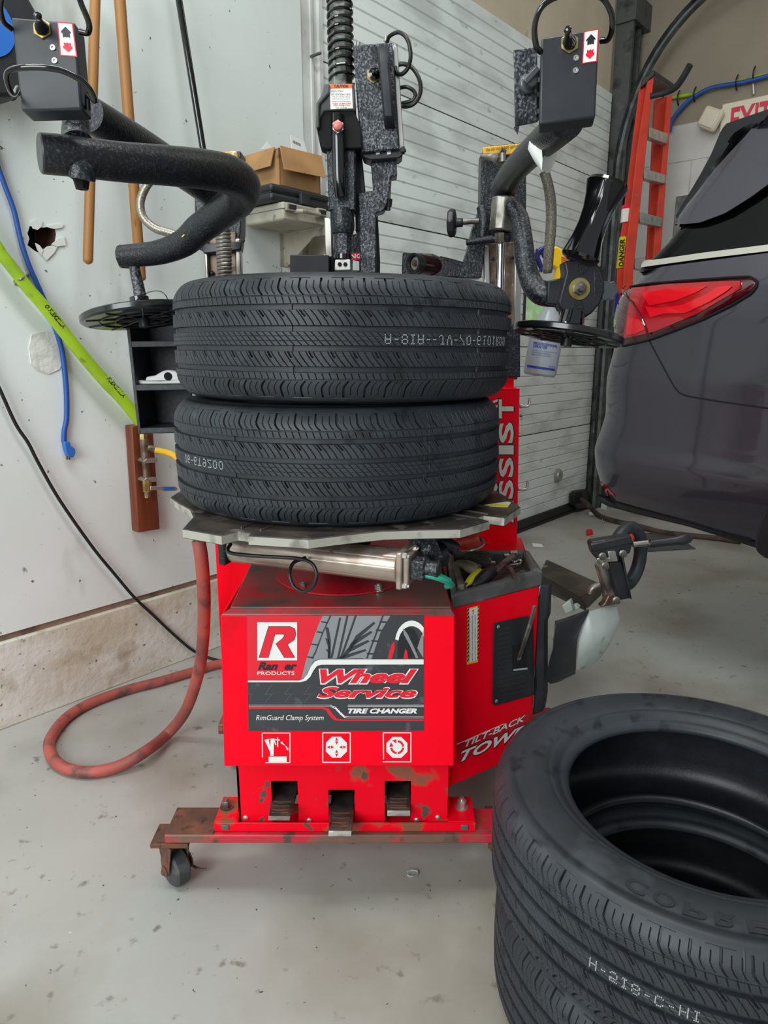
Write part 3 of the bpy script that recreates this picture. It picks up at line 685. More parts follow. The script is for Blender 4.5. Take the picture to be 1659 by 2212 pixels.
dl('decal_rim_hub', [arcp(1460, 290, 95, 145, -180, 0) + [(1555, 330), (1500, 420), (1365, 420)]], 'blackprint', e0 + .0003)
dl('decal_rim_spoke', [[(1410, 150), (1450, 200), (1500, 300), (1550, 420), (1530, 425), (1470, 300), (1420, 210)], [(1540, 330), (1595, 170), (1595, 420), (1570, 380)]], 'treadprint', e0 + .0008)
dl('decal_red_caliper', [[(1275, 428), (1310, 300), (1335, 270), (1340, 330), (1312, 428)], [(1415, 428), (1435, 335), (1450, 360), (1458, 428)]], 'redprint', e0 + .0010)
# white band
band = [(22, 622), (480, 622), (520, 612), (560, 570), (590, 500), (620, 450), (665, 432), (1597, 432), (1598, 478), (680, 480), (640, 492), (610, 530), (580, 590), (545, 625), (490, 636), (24, 637)]
b = MB()
up = [(22, 622), (480, 622), (520, 608), (556, 565), (585, 500), (620, 452), (665, 434), (1597, 432)]; lo = [(24, 638), (490, 637), (545, 624), (582, 588), (612, 530), (642, 492), (682, 480), (1598, 478)]
def strip(name, up, lo, m, off):
    b = MB(); n = len(up); rows = [[fp(*dq([p])[0], off) for p in up], [fp(*dq([p])[0], off) for p in lo]]; b.grid(rows); return b.build(name, m, panel, smooth=False)
strip('decal_white_band', up, lo, 'white', e0 + .0012)
hx = []
for k in range(9):
    x = 60 + k * 175
    for y in (660, 740): hx.append([(x, y), (x + 12, y), (x - 50, y + 78), (x - 62, y + 78)])
    hx.append([(x - 62, 740), (x + 20, 735), (x + 20, 745), (x - 62, 750)])
hx = [h for h in hx if h[0][0] < 600]
hx += [[(700 + k * 150, 486), (712 + k * 150, 486), (760 + k * 150, 540), (748 + k * 150, 540)] for k in range(6)]
dl('decal_hex_pattern', hx, 'greyprint2', e0)
for yy, hh in ((841, 3), (853, 2)): strip('decal_thin_stripe', [(30, yy), (760, yy), (810, yy + 18), (850, yy + 60), (890, yy + 98), (930, yy + 106), (1600, yy + 106)], [(30, yy + hh), (755, yy + hh), (803, yy + 22), (843, yy + 66), (885, yy + 104), (928, yy + 106 + hh), (1600, yy + 106 + hh)], 'white', e0)
strip('decal_thin_stripe', [(918, 841), (1200, 841), (1600, 841)], [(918, 846), (1200, 846), (1600, 846)], 'white', e0); strip('decal_thin_stripe', [(918, 853), (1200, 853), (1600, 853)], [(918, 857), (1200, 857), (1600, 857)], 'white', e0)
strip('decal_red_stripe', [(30, 860), (700, 860), (745, 872), (785, 925), (820, 962), (860, 970), (1600, 970)], [(30, 876), (690, 876), (722, 890), (755, 940), (795, 978), (850, 984), (1600, 984)], 'redprint', e0 + .0002)
# the big R badge
dl('badge_square', [[(107, 100), (464, 100), (464, 442), (107, 442)]], 'white', e0 + .0008)
dl('badge_letter', [[(210, 140), (400, 140), (440, 160), (452, 205), (438, 255), (375, 300), (438, 415), (350, 415), (274, 293), (330, 250), (352, 222), (345, 206), (265, 206), (205, 415), (125, 415)]], 'redprint', e0 + .0013)
dl('badge_letter_outline', [[(206, 136), (402, 136), (444, 157), (456, 205), (442, 258), (380, 301), (446, 419), (347, 419), (270, 293), (327, 248), (346, 222), (342, 210), (268, 210), (208, 419), (119, 419)]], 'greyprint', e0 + .0010)
dl('badge_name', [], 'blackprint', e0 + .0008, [('Ran  er', 112, 530, 462, 458, .045, .3)])
dl('badge_products', [], 'white', e0 + .0008, [('PRODUCTS', 108, 572, 440, 542, .01, 0)])
dl('title_shadow', [], 'white', e0 + .0008, [('Wheel', 658, 660, 1552, 516, .085, .35), ('Service', 636, 788, 1546, 672, .05, .35)])
dl('title_text', [], 'redprint', e0 + .0013, [('Wheel', 668, 648, 1538, 522, .045, .35), ('Service', 644, 778, 1534, 680, .04, .35)])
dl('subtitle_text', [], 'white', e0 + .0008, [('TIRE CHANGER', 918, 918, 1536, 872, .05, .3), ('RimGuard Clamp System', 95, 992, 702, 932, .0, .25)])
# pedal pictograms
k5 = 1659 / 380.0
def iq(pts): return [(540 + x / k5, 1570 + y / k5) for x, y in pts]
def icon(name, polys, m, off):
    b = MB()
    for p in polys: fpoly(b, iq(p), off)
    return b.build(name, m, panel, smooth=False)
def frame4(x0, y0, x1, y1, t, skip=()):
    r = {'t': [(x0, y0), (x1, y0), (x1, y0 + t), (x0, y0 + t)], 'b': [(x0, y1 - t), (x1, y1 - t), (x1, y1), (x0, y1)], 'l': [(x0, y0), (x0 + t, y0), (x0 + t, y1), (x0, y1)], 'r': [(x1 - t, y0), (x1, y0), (x1, y1), (x1 - t, y1)]}
    return [v for k, v in r.items() if k not in skip]
def octo(cx, cy, r): return [(cx + r * math.cos(PI / 8 + k * PI / 4), cy + r * math.sin(PI / 8 + k * PI / 4)) for k in range(8)]
icon('tilt_pictogram', frame4(112, 55, 381, 342, 8, 'lb') + [[(112, 55), (120, 55), (122, 288), (114, 288)], [(145, 334), (381, 334), (381, 342), (145, 342)], [(176, 282), (346, 280), (346, 332), (176, 332)], [(194, 110), (228, 110), (222, 274), (190, 274)], [(136, 125), (176, 118), (200, 232), (186, 232), (150, 150)], [(225, 112), (280, 120), (280, 130), (225, 126)], [(256, 100), (266, 100), (266, 190), (256, 190)], [(288, 142), (310, 140), (305, 150), (330, 170), (322, 176), (300, 158), (295, 164)], [(332, 184), (340, 178), (356, 200), (362, 196), (360, 224), (340, 208), (348, 204)], [(135, 125), (180, 110), (184, 122), (140, 135)], [(235, 130), (250, 170), (240, 172), (226, 135)]], 'white', e0)
icon('clamp_pictogram', frame4(682, 52, 950, 340, 9) + [octo(815, 192, 107)], 'white', e0)
tri = []
for a in range(4):
    ca, sa = math.cos(a * PI / 2), math.sin(a * PI / 2)
    for pts in ([(92, 0), (62, -15), (62, 15)], [(24, 0), (54, -15), (54, 15)]): tri.append([(817 + x * ca - y * sa, 192 + x * sa + y * ca) for x, y in pts])
icon('clamp_arrows', tri, 'redprint', e0 + .0006)
icon('rotate_pictogram', frame4(1252, 52, 1522, 334, 9, 'l') + [[(1252, 52), (1262, 52), (1264, 306), (1256, 306)], octo(1386, 194, 107)], 'white', e0)
arcs = []
for a0, a1 in ((5, 85), (95, 175), (-85, -5)):
    arcs.append(arcp(1388, 192, 66, 66, a0, a1, 8) + arcp(1388, 192, 46, 46, a1, a0, 8))
arcs.append([(1338, 130), (1380, 118), (1380, 156)]); arcs.append([(1312, 190), (1330, 145), (1352, 185)])
icon('rotate_arrows', arcs, 'redprint', e0 + .0006)
# ---- shaft, clamp cylinder and turntable
b = MB(); b.lathe([(.052, 0), (.052, .012), (.046, .016), (.046, .022), (.052, .024), (.052, .034), (.040, .04), (.040, .15)], Vector((sc_.x, sc_.y, .703)), Z, 40); b.build('drive_shaft', 'hammerdark', TCH)
bolt('top_bolt', Vector((at(818, 1275, 1.45).x, atz(818, 1275, .703).y, .703)), Z, .008, .012, 'zinc'); bolt('top_bolt', Vector((atz(655, 1268, .703).x, atz(655, 1268, .703).y, .703)), Z, .008, .010, 'wornsteel')
b = MB(); R_ = .43; cA = math.radians(-76); pts = []
def tp(r, a): return Vector((TC.x + .0 + r * math.cos(a), TC.y + r * math.sin(a), ZT))
lobes = [(-114, .43, .44), (-38, .43, .41), (58, .42, .42), (168, .42, .385)]
for q in range(4):
    c, ra, rb_ = lobes[q]; nx = lobes[(q + 1) % 4][0] + (360 if q == 3 else 0); a = math.radians
    # each lobe read the other way round the table: far corner, slot, near corner, hollow
    r0, r1 = (rb_, ra)
    pts += [tp(r0, a(c - 17)), tp(r0 * .985, a(c - 4)), tp(r0 * .90, a(c - 3)), tp(r0 * .90, a(c + 1)), tp(r1 * .96, a(c + 2)), tp(r1 * .955, a(c + 18))]
    g = nx - 17 - (c + 18)
    pts += [tp(.375, a(c + 18 + g * .25)), tp(.36, a(c + 18 + g * .5)), tp(.375, a(c + 18 + g * .75))]
b.prism([p - Z * .0005 for p in pts], (0, 0, -.019)); tbl = b.build('turntable', 'table', TCH, bevel=.002)
b = MB()
rows = [[p - Z * .002 + (p - TC).normalized() * 0 for p in pts + pts[:1]], [p - Z * .0175 for p in pts + pts[:1]]]
cc_ = Vector((TC.x, TC.y, ZT))
rows = [[p + (Vector((p.x, p.y, 0)) - Vector((cc_.x, cc_.y, 0))).normalized() * .0012 for p in r] for r in rows]
b.grid(rows); b.build('table_edge', 'tableedge', tbl, angle=20)
b = MB()
for q in range(4):
    c0 = math.radians(lobes[q][0] - 1)
    for dd in (-.022, .022):
        t = Vector((-math.sin(c0), math.cos(c0), 0)) * dd; d = Vector((math.cos(c0), math.sin(c0), 0)); b.tube([cc_ + d * .30 + t + Z * .001, cc_ + d * .375 + t + Z * .001], .002, 6, 1)
b.build('jaw_guide', 'steel', tbl)
b = MB(); b.lathe([(.04, -.16), (.06, -.12), (.13, -.022), (.0, -.018)], cc_, Z, 32, caps=False); b.build('table_hub', 'hammerdark', TCH)
# champagne cylinder lying under the table
ca, cb = at(505, 1180, 1.40), at(868, 1222, 1.27)
ax = (cb - ca).normalized(); rC = m_of(78, cb) / 2
b = MB(); b.tube([ca, cb], rC, 8, 1); b.cyl(ca, cb, rC * .96, 32); cyl = b.build('clamp_cylinder', 'cyl', TCH, bevel=.004)
def rot_to(axis, up=Z):
    a = Vector(axis).normalized(); u = (up - a * a.dot(up)).normalized(); v = a.cross(u); return Matrix((a, v, u)).transposed()
RC = rot_to(ax)
b = MB(); b.box(cb + ax * .006, (.012, rC * 2.15, rC * 2.1), RC); b.box(cb + ax * .018, (.012, rC * 1.8, rC * 1.7), RC); b.build('cylinder_end_cap', 'cyl', TCH, bevel=.003)
for s in (-1, 1):
    for t in (-1, 1):
        P = cb + ax * .012 + RC @ Vector((0, s * rC * .85, t * rC * .85)); b = MB(); b.lathe([(.006, 0), (.006, .008), (.003, .009), (.003, .013)], P, ax, 6); b.build('cap_nut', 'zinc', cyl)
b = MB(); b.box(ca - ax * .008, (.016, rC * 2.1, rC * 1.9), RC); b.build('cylinder_back_cap', 'hammerdark', TCH, bevel=.004)
b = MB(); b.box(cb + ax * .035, (.03, rC * 1.2, rC * 1.1), RC); b.cyl(cb + ax * .03, cb + ax * .075, .016); b.cyl(at(903, 1222, 1.26), at(925, 1214, 1.25), .013); b.cyl(at(915, 1190, 1.28), at(935, 1186, 1.27), .012); b.build('rod_clevis', 'hammer', TCH, bevel=.003)
b = MB(); b.prism(P_([(880, 1165), (940, 1160), (958, 1205), (945, 1222), (928, 1222), (905, 1190)], 1.30), (0, .012, 0)); b.build('link_plate', 'hammer', TCH, bevel=.002)
b = MB(); tb_(b, [(905, 1215, 1.29, 30), (930, 1212, 1.29, 30)]); b.build('pivot_boss', 'hammerdark', TCH); b = MB(); tb_(b, [(940, 1168, 1.42, 34), (975, 1180, 1.42, 30), (985, 1190, 1.42, 26)]); b.build('ball_joint', 'hammerdark', TCH); b = MB(); b.lathe([(.026, 0), (.028, .006), (.028, .04), (.022, .05)], at(955, 1195, 1.40), (-.8, -.5, -.1), 24); b.build('swivel_joint', 'hammerdark', TCH)
b = MB(); tb_(b, [(985, 1168, 1.5, 26), (1000, 1170, 1.5, 30), (1020, 1166, 1.52, 44), (1036, 1160, 1.52, 40)], 16, 3); b.build('orange_valve_body', 'orange', TCH)
b = MB(); tb_(b, [(998, 1190, 1.48, 5), (1020, 1188, 1.46, 6), (1040, 1180, 1.48, 7), (1044, 1170, 1.5, 7), (1036, 1162, 1.52, 7)]); b.build('valve_hose', 'alum', TCH)
b = MB(); tb_(b, [(905, 1240, 1.25, 12), (940, 1247, 1.24, 13), (965, 1256, 1.25, 13), (976, 1264, 1.27, 13), (965, 1266, 1.29, 13)]); tb_(b, [(905, 1236, 1.27, 10), (940, 1240, 1.27, 11), (972, 1254, 1.28, 11)]); b.build('green_air_hose', 'green', TCH)
b = MB(); tb_(b, [(880, 1236, 1.26, 14), (905, 1238, 1.25, 16)]); b.build('brass_fitting', 'brass', TCH)
b = MB(); tb_(b, [(498, 1176, 1.34, 8), (492, 1188, 1.31, 8), (505, 1196, 1.29, 8), (570, 1202, 1.27, 8), (640, 1206, 1.25, 8), (672, 1216, 1.23, 8), (684, 1240, 1.22, 8), (676, 1266, 1.22, 8), (655, 1278, 1.23, 8), (634, 1266, 1.24, 8), (626, 1240, 1.25, 8), (634, 1216, 1.27, 8), (660, 1205, 1.29, 8)]); b.build('black_air_line', 'wireblack', TCH)
b = MB(); P = at(395, 1200, 1.39)
# ---- right cabinet with the tool tray
g0 = Vector((.142, 1.387, 0)); g1 = Vector((.362, 1.535, 0)); gd = (g1 - g0).normalized(); gn = Vector((gd.y, -gd.x, 0)); zq = .67
g2 = Vector((.40, 1.95, 0)); g3 = Vector((.15, 1.95, 0))
def poly_z(pts, z0, z1): return [Vector((p.x, p.y, z0)) for p in pts], (0, 0, z1 - z0)
b = MB(); a, e = poly_z([g0, g1, g2, g3], .235, zq); b.prism(a, e); rc_ = b.build('side_cabinet', 'red', TCH, bevel=.006)
def inset(pts, d):
    c = sum(pts, Vector()) / len(pts); return [p + (c - p).normalized() * d for p in pts]
tray_o = [g0 - gd * .004 - gn * -.004, g1 + gd * .006 + gn * .004, Vector((.372, 1.715, 0)), Vector((.160, 1.715, 0))]
tray_i = inset(tray_o, .028)
b = MB()
for i in range(4):
    j = (i + 1) % 4; o0, o1, i0, i1 = tray_o[i], tray_o[j], tray_i[i], tray_i[j]
    b.hexa([Vector((p.x, p.y, z)) for z in (zq - .005, zq + .032) for p in (o0, o1, i1, i0)])
tray = b.build('tool_tray', 'greyplastic', TCH, bevel=.006)
b = MB(); a, e = poly_z(tray_i, zq - .001, zq + .003); b.prism(a, e); b.build('tray_floor', 'table', tray)
ZTRAY = zq + .003
def sp_(px, py, off=.001): return on(px, py, g0, gn, off)
b = MB(); k6 = 1134 / 200.0
def sq(pts): return [(980 + x / k6, 1290 + y / k6) for x, y in pts]
def side(name, polys, m, off, texts=(), parent=rc_):
    b = MB()
    for p in polys: b.poly([sp_(x, y, off) for x, y in sq(p)])
    for (t, a0, a1, a2, bo, sh) in texts:
        q = [sp_(x, y, off) for x, y in sq([a0, a1, a2])]; put_text(b, t, q[0], q[1], q[2], 0, bo, sh)
    return b.build(name, m, parent, smooth=False)
side('hazard_sticker', [[(165, 135), (312, 100), (298, 795), (160, 830)]], 'yellowprint', .0012)
st_ = []
for k in range(14):
    t = k / 14; y0 = 150 + t * 660
    st_.append([(166, y0 + 8), (188, y0 - 22), (188, y0 + 2), (165, y0 + 32)]); st_.append([(292, y0 - 28), (309, y0 - 52), (308, y0 - 28), (291, y0 - 4)])
side('hazard_stripes', st_, 'blackprint', .0016)
side('sticker_field', [[(190, 145), (296, 118), (282, 775), (186, 800)]], 'white', .0019)
side('sticker_arrow', [[(240, 150), (222, 172), (234, 170), (234, 212), (243, 210), (243, 168), (252, 166)]], 'redprint', .0023)
side('sticker_text', [], 'blackprint', .0023, [('DO NOT REMOVE THESE SAFETY GUARDS', (272, 770), (272, 215), (258, 772), 0, 0), ('BEFORE CHANGING RIMS RELEASE PRESSURE', (238, 775), (238, 225), (222, 777), 0, 0), ('ATTENTION WORKING PRESSURE MUST NOT EXCEED', (202, 785), (202, 232), (188, 788), 0, 0)])
b = MB(); vp = [(482, 330), (510, 308), (880, 228), (965, 240), (980, 850), (982, 1190), (512, 1325), (468, 1300)]
b.prism([sp_(x, y, .001) for x, y in sq(vp)], gn * .003); b.build('vent_plate', 'blackmatte', rc_, bevel=.002)
side('vent_lines', [[(540, y), (880 if y > 860 else 700, y - (70 if y > 860 else 35)), (880 if y > 860 else 700, y - (67 if y > 860 else 32)), (540, y + 3)] for y in range(400, 1240, 58)], 'greyprint2', .0045)
side('lever_slot', [[(722, 590), (880, 555), (905, 875), (722, 915)]], 'darkhole', .0047)
side('slot_lip', [[(722, 905), (738, 880), (905, 862), (905, 885)]], 'guard', .0053)
for (x, y) in ((546, 362), (522, 1273)):
    q = sq([(x, y)])[0]; b = MB(); b.lathe([(.0045, 0), (.0045, .001), (.003, .0022), (0, .0024)], sp_(*q, .004), gn, 16); b.build('vent_screw', 'zinc', rc_)
lv = sq([(770, 860), (850, 640), (950, 330), (985, 190), (1000, 105)]); offs = (.0, .012, .030, .040, .046); wd = (70, 68, 66, 60, 48)
L_ = [sp_(x, y, o) for (x, y), o in zip(lv, offs)]; b = MB(); rows = [[p - gd * (m_of(w_ / k6, p) / 2), p + gd * (m_of(w_ / k6, p) / 2)] for p, w_ in zip(L_, wd)]
b.grid(rows, -gn * .006); b.build('release_lever', 'wornsteel', TCH, bevel=.002)
side('side_decal_field', [[(40, 1800), (925, 1415), (930, 1500), (45, 2050)]], 'sticker2', .0012)
side('side_decal_edge', [[(36, 1798), (620, 1545), (622, 1553), (38, 1808)]], 'white', .0016)
side('side_decal_shadow', [], 'blackprint', .0016, [('TOWER', (72, 2040), (1010, 1640), (84, 1880), .05, .35)])
side('side_decal_text', [], 'white', .0021, [('TILT-BACK', (136, 1840), (880, 1510), (136, 1765), .02, .3), ('TOWER', (80, 2022), (1000, 1628), (92, 1890), .03, .35)])
# black rubber bumper standing at the cabinet's far edge
b = MB(); bp_ = [(1168, 1262), (1186, 1268), (1184, 1330), (1178, 1345), (1178, 1500), (1172, 1538), (1150, 1546), (1156, 1400), (1160, 1300)]
b.prism(P_(bp_, 1.545), (.012, .02, 0)); b.build('rubber_bumper', 'blackmatte', TCH, bevel=.004)
# ---- rear: red box, tower panel with lettering
b = MB(); xL = at(467, 1230, 1.86).x; b.bx(xL, .30, 1.86, 2.2, .16, at(520, 1172, 1.86).z); b.build('rear_box', 'red', TCH, bevel=.004)
yA = 1.93; pa = [(1000, 840), (1123, 842), (1117, 1192), (985, 1192)]
b = MB(); b.prism(P_(pa, yA), (0, .16, 0)); asp = b.build('tower_panel', 'red', TCH, bevel=.004)

b = MB(); b.prism(P_([(1060, 815), (1110, 815), (1110, 842), (1060, 842)], yA + .06), (0, .1, 0)); b.prism(P_([(1080, 838), (1124, 840), (1124, 843), (1080, 843)], yA), (0, .10, 0)); b.build('tower_collar', 'red', TCH, bevel=.002)
def ap(px, py, off=.001): return at(px, py, yA - off)
k7 = 1255 / 210.0
def aq(x, y): return (1050 + x / k7, 830 + y / k7)
def vtext(mb, t, x_top, x_base, y0, y1, off, bold, sh=0):   # reads upward, letter tops to the left
    a = ap(*aq(x_base, y1), off); r_ = ap(*aq(x_base, y0), off); u = ap(*aq(x_top, y1), off); put_text(mb, t, a, r_, u, 0, bold, sh)
for nm, m_, off, g in (('tower_lettering_outline', 'blackprint', .0010, .13), ('tower_lettering', 'whiteworn', .0016, .025)):
    b = MB(); gg = 14 if g > .05 else 0
    for ch, y0, y1 in (('T', 195, 440), ('S', 490, 760), ('I', 790, 905), ('S', 945, 1200), ('S', 1235, 1480), ('A', 1500, 1790)):
        # letters turned a quarter to the left, lying one above the other
        x0, x1 = 165 - gg, 355 + gg; sl = .03
        a = ap(*aq(x1, y1 + gg), off); r_ = ap(*aq(x1 + 0, y0 - gg), off); u = ap(*aq(x0, y1 + gg), off); put_text(b, ch, a, r_, u, 0, .03 if ch != 'I' else .02, 0)
    for ch, y0, y1 in (('R', 190, 300), ('O', 1240, 1420)):
        a = ap(*aq(150 + gg, y1 + gg), off); r_ = ap(*aq(150 + gg, y0 - gg), off); u = ap(*aq(-60 - gg, y1 + gg), off); put_text(b, ch, a, r_, u, 0, .03, 0)
    M.setdefault('whiteworn', mat('worn_white_letters', '#dfe0d2', .45, 0, [('#a3a698', 40, .66, .04)]))
    b.build(nm, m_, asp, smooth=False)
b = MB(); b.prism([ap(1060, 1132, .001), ap(1118, 1136, .001), ap(1118, 1138, .001), ap(1060, 1134, .001)], (0, -.0006, 0)); b.build('tower_seam', 'reddirty', asp)
for (x, y) in ((1123, 877), (1119, 1056)):
    b = MB(); tb_(b, [(x, y, 1.95, 6), (x + 14, y + 1, 1.95, 6), (x + 20, y - 4, 1.95, 6), (x + 21, y - 18, 1.95, 5)]); tb_(b, [(x, y, 1.95, 10), (x + 5, y, 1.95, 10)], smooth=1); b.build('tool_hook', 'zinc', TCH)
b = MB(); tb_(b, [(1123, 898, 1.95, 6), (1128, 898, 1.95, 6)], smooth=1); b.build('panel_bolt', 'wornsteel', TCH)
# air inlet and regulator at left rear of the table
b = MB(); tb_(b, [(427, 1085, 1.68, 12), (427, 1100, 1.68, 14), (427, 1101, 1.68, 18), (427, 1155, 1.68, 18)], smooth=1); b.build('inlet_fitting', 'wornsteel', TCH)
b = MB(); tb_(b, [(427, 1150, 1.68, 22), (429, 1172, 1.68, 24)], smooth=1); b.build('hose_coupling', 'wornsteel', TCH)
# ---- bead breaker arm at right
M['armdirt'] = mat('dirty_black_arm', '#33302a', .5, .2, [('#554d3e', 9, .52, .1), ('#a88a2a', 14, .70, .03)], (50, .3, .001))
b = MB(); b.hexa([atz(1165, 1262, .40), atz(1270, 1315, .40), atz(1300, 1285, .40), atz(1180, 1215, .40), atz(1165, 1240, .47), atz(1252, 1290, .47), atz(1300, 1262, .47), atz(1180, 1208, .47)]); b.build('bead_breaker_arm', 'armdirt', TCH, bevel=.004)
b = MB(); b.prism([atz(1172, 1250, .42), atz(1262, 1290, .42), atz(1262, 1288, .46), atz(1172, 1238, .46)], (.02, .03, -.06)); b.build('arm_side', 'hammerdark', TCH, bevel=.003)
bY = 1.52
def bq(pts, k=1659 / 320.0, x0=1180, y0=1080): return [(x0 + x / k, y0 + y / k) for x, y in pts]
b = MB(); rows = []
for (l, r_), dy in zip([((95, 1380), (480, 1240)), ((95, 1420), (475, 1260)), ((80, 1560), (395, 1420)), ((70, 1700), (350, 1560)), ((40, 1800), (335, 1700)), ((8, 1950), (330, 1900)), ((12, 2040), (328, 1945)), ((50, 2062), (200, 2010))], (0, -.004, -.012, -.016, -.016, -.008, 0, .004)):
    p = bq([l, r_]); a, c = at(*p[0], bY + dy), at(*p[1], bY + .05 + dy); rows.append([a, a.lerp(c, .33) - Yv * .004, a.lerp(c, .66) - Yv * .004, c])
b.grid(rows, (.004, .016, 0)); b.build('bead_breaker_blade', 'black', TCH, bevel=.004)
b = MB(); out = [(480, 1250), (600, 1215), (790, 1190), (825, 1330), (800, 1420), (740, 1560), (660, 1700), (580, 1800), (500, 1870), (420, 1890), (340, 1905), (335, 1720), (355, 1560), (400, 1420), (440, 1320)]
q = bq(out); cq = at(*bq([(560, 1550)])[0], bY + .02)
V_ = [at(x, y, bY + .045 + .03 * ((x - 1245) / 90)) for x, y in q]; n = len(V_)
b.add(V_ + [cq], [(i, (i + 1) % n, n) for i in range(n)]); V2 = [v + Vector((.002, .004, 0)) for v in V_]; b.add(V2 + [cq + Vector((.002, .004, 0))], [((i + 1) % n, i, n) for i in range(n)] ); b.add(V_ + V2, [(i, (i + 1) % n, (i + 1) % n + n, i + n) for i in range(n)])
b.build('blade_guard', 'guard', TCH, angle=60)
b = MB(); b.prism(P_(bq([(175, 1185), (265, 1125), (300, 1240), (215, 1280)]), 1.56), (.01, .02, 0)); b.prism(P_(bq([(290, 1190), (330, 1180), (370, 1215), (305, 1250)]), 1.58), (.01, .02, 0)); b.build('blade_bracket', 'guard', TCH, bevel=.002)
def br(pts, Y): return [at(x, y, Y) for x, y in bq(pts)]
b = MB(); b.tube(br([(620, 720), (690, 950), (745, 1040)], 1.55), .012, 14, 1); b.tube(br([(600, 700), (655, 870), (700, 1100)], 1.57), .014, 12, 1); b.build('arm_strut', 'wornsteel', TCH)
b = MB(); b.prism(br([(520, 470), (700, 440), (955, 402), (970, 480), (940, 600), (880, 620), (700, 640), (560, 660), (520, 600), (490, 500)], 1.50), (.0, .03, 0)); b.prism(br([(490, 495), (955, 403), (972, 485), (520, 585)], 1.492), (0, .01, 0)); b.build('handle_bracket', 'black', TCH, bevel=.003)
b = MB(); b.prism(br([(705, 705), (838, 690), (960, 1100), (810, 1125)], 1.51), (0, .03, 0)); b.prism(br([(838, 600), (860, 600), (962, 1110), (945, 1115)], 1.50), (0, .03, 0)); b.build('link_bar', 'black', TCH, bevel=.003)
b = MB(); b.prism(br([(690, 575), (775, 565), (800, 660), (810, 690), (700, 700), (600, 715), (560, 660), (620, 640), (700, 650)], 1.495), (0, .01, 0)); b.build('pivot_plate', 'steel', TCH, bevel=.002)
for (x, y) in ((640, 640), (870, 610), (670, 745), (795, 1135)):
    P = br([(x, y)], 1.485)[0]; b = MB(); b.lathe([(.0085, .01), (.0085, .006), (.006, .004), (.006, -.004), (.003, -.004), (.003, -.001), (0, -.001)], P, Yv, 18); b.build('bracket_bolt', 'wornsteel', TCH)
b = MB(); b.tube(br([(970, 500), (1150, 480)], 1.50), .0068, 14, 1); b.build('handle_shaft', 'steel', TCH)
b = MB(); L2 = br([(1150, 485), (1170, 490), (1450, 455), (1520, 445), (1600, 425), (1625, 415)], 1.49); b.tube(L2, [.0085, .0095, .0105, .014, .0105, .006], 16, 1); b.build('handle_grip', 'black', TCH)
b = MB(); b.prism(br([(640, 1170), (700, 1060), (780, 1100), (780, 1180), (600, 1205)], 1.545), (0, .025, 0)); b.build('welded_joint', 'bronze', TCH, bevel=.004)
b = MB(); b.tube(br([(490, 1050), (520, 990), (590, 960), (640, 960)], 1.60), .009, 12); b.build('hook_pin', 'wornsteel', TCH)
b = MB(); C_ = br([(900, 640)], 1.60)[0]; pts = [C_ + Vector((.055 * math.cos(t) * .8, .03 * math.cos(t), .073 * math.sin(t))) for t in np.linspace(0, 2 * PI, 28, endpoint=False)]; b.tube(pts, .016, 12, 1, closed=True); b.build('rubber_ring', 'rubber', TCH)
b = MB(); b.lathe([(.018, 0), (.018, .02), (.012, .026)], br([(875, 400)], 1.60)[0] - Vector((0, 0, .01)), (0, -1, .4), 16); b.build('orange_hub', 'orange', TCH)
# ------------------------------------------------------------------ tower and arms, all bolted to the tire changer
# left assist column
def poly_part(name, pts, Y, d, m, bevel=.003, parent=TCH):
    b = MB(); b.prism(P_(pts, Y), (0, d, 0)); return b.build(name, m, parent, bevel=bevel)
poly_part('assist_rail', [(440, 515), (447, 515), (452, 640), (445, 640)], 1.97, .03, 'steel'); poly_part('assist_rail', [(507, 515), (518, 515), (523, 640), (512, 640)], 1.97, .03, 'steel')
poly_part('assist_column', [(447, 500), (509, 500), (513, 700), (452, 700)], 1.99, .05, 'bronze')
poly_part('assist_carriage', [(418, 332), (520, 326), (520, 500), (514, 540), (430, 540), (422, 500)], 2.0, .07, 'hammer')
poly_part('carriage_cap', [(440, 330), (510, 325), (519, 350), (519, 372), (440, 372)], 1.99, .05, 'stickerworn', .004)
poly_part('carriage_bracket', [(420, 436), (460, 420), (470, 440), (424, 458)], 1.93, .05, 'hammerdark')
poly_part('carriage_foot', [(432, 528), (522, 520), (520, 540), (440, 548)], 1.955, .03, 'black')
bolt('carriage_bolt', at(521, 519, 1.99), X, .006, .008, 'black', washer=False)
b = MB(); tb_(b, [(481, 478, 1.86, 25), (491, 720, 1.86, 25)], 20, 1); sr = b.build('lift_rod', 'wornsteel', TCH)
b = MB(); p0, p1 = at(481, 480, 1.86), at(491, 720, 1.86); b.coil(p0, p1, m_of(13, p0), m_of(4.5, p0), 30, 8, 14); b.build('lift_spring', 'wornsteel', TCH)
poly_part('lift_bracket', [(446, 424), (460, 432), (470, 484), (452, 486)], 1.82, .04, 'wornsteel')
b = MB(); tb_(b, [(466, 436, 1.80, 12), (466, 414, 1.80, 12)], 6, 1); tb_(b, [(466, 412, 1.80, 8), (465, 406, 1.80, 8)], 12, 1); b.build('bracket_bolt', 'zinc', TCH)
for (x, y) in ((458, 590), (515, 600)):
    b = MB(); b.lathe([(.006, 0), (.006, .004), (.003, .006)], at(x, y, 1.985), -Yv, 12); b.build('rail_bolt', 'black', TCH)
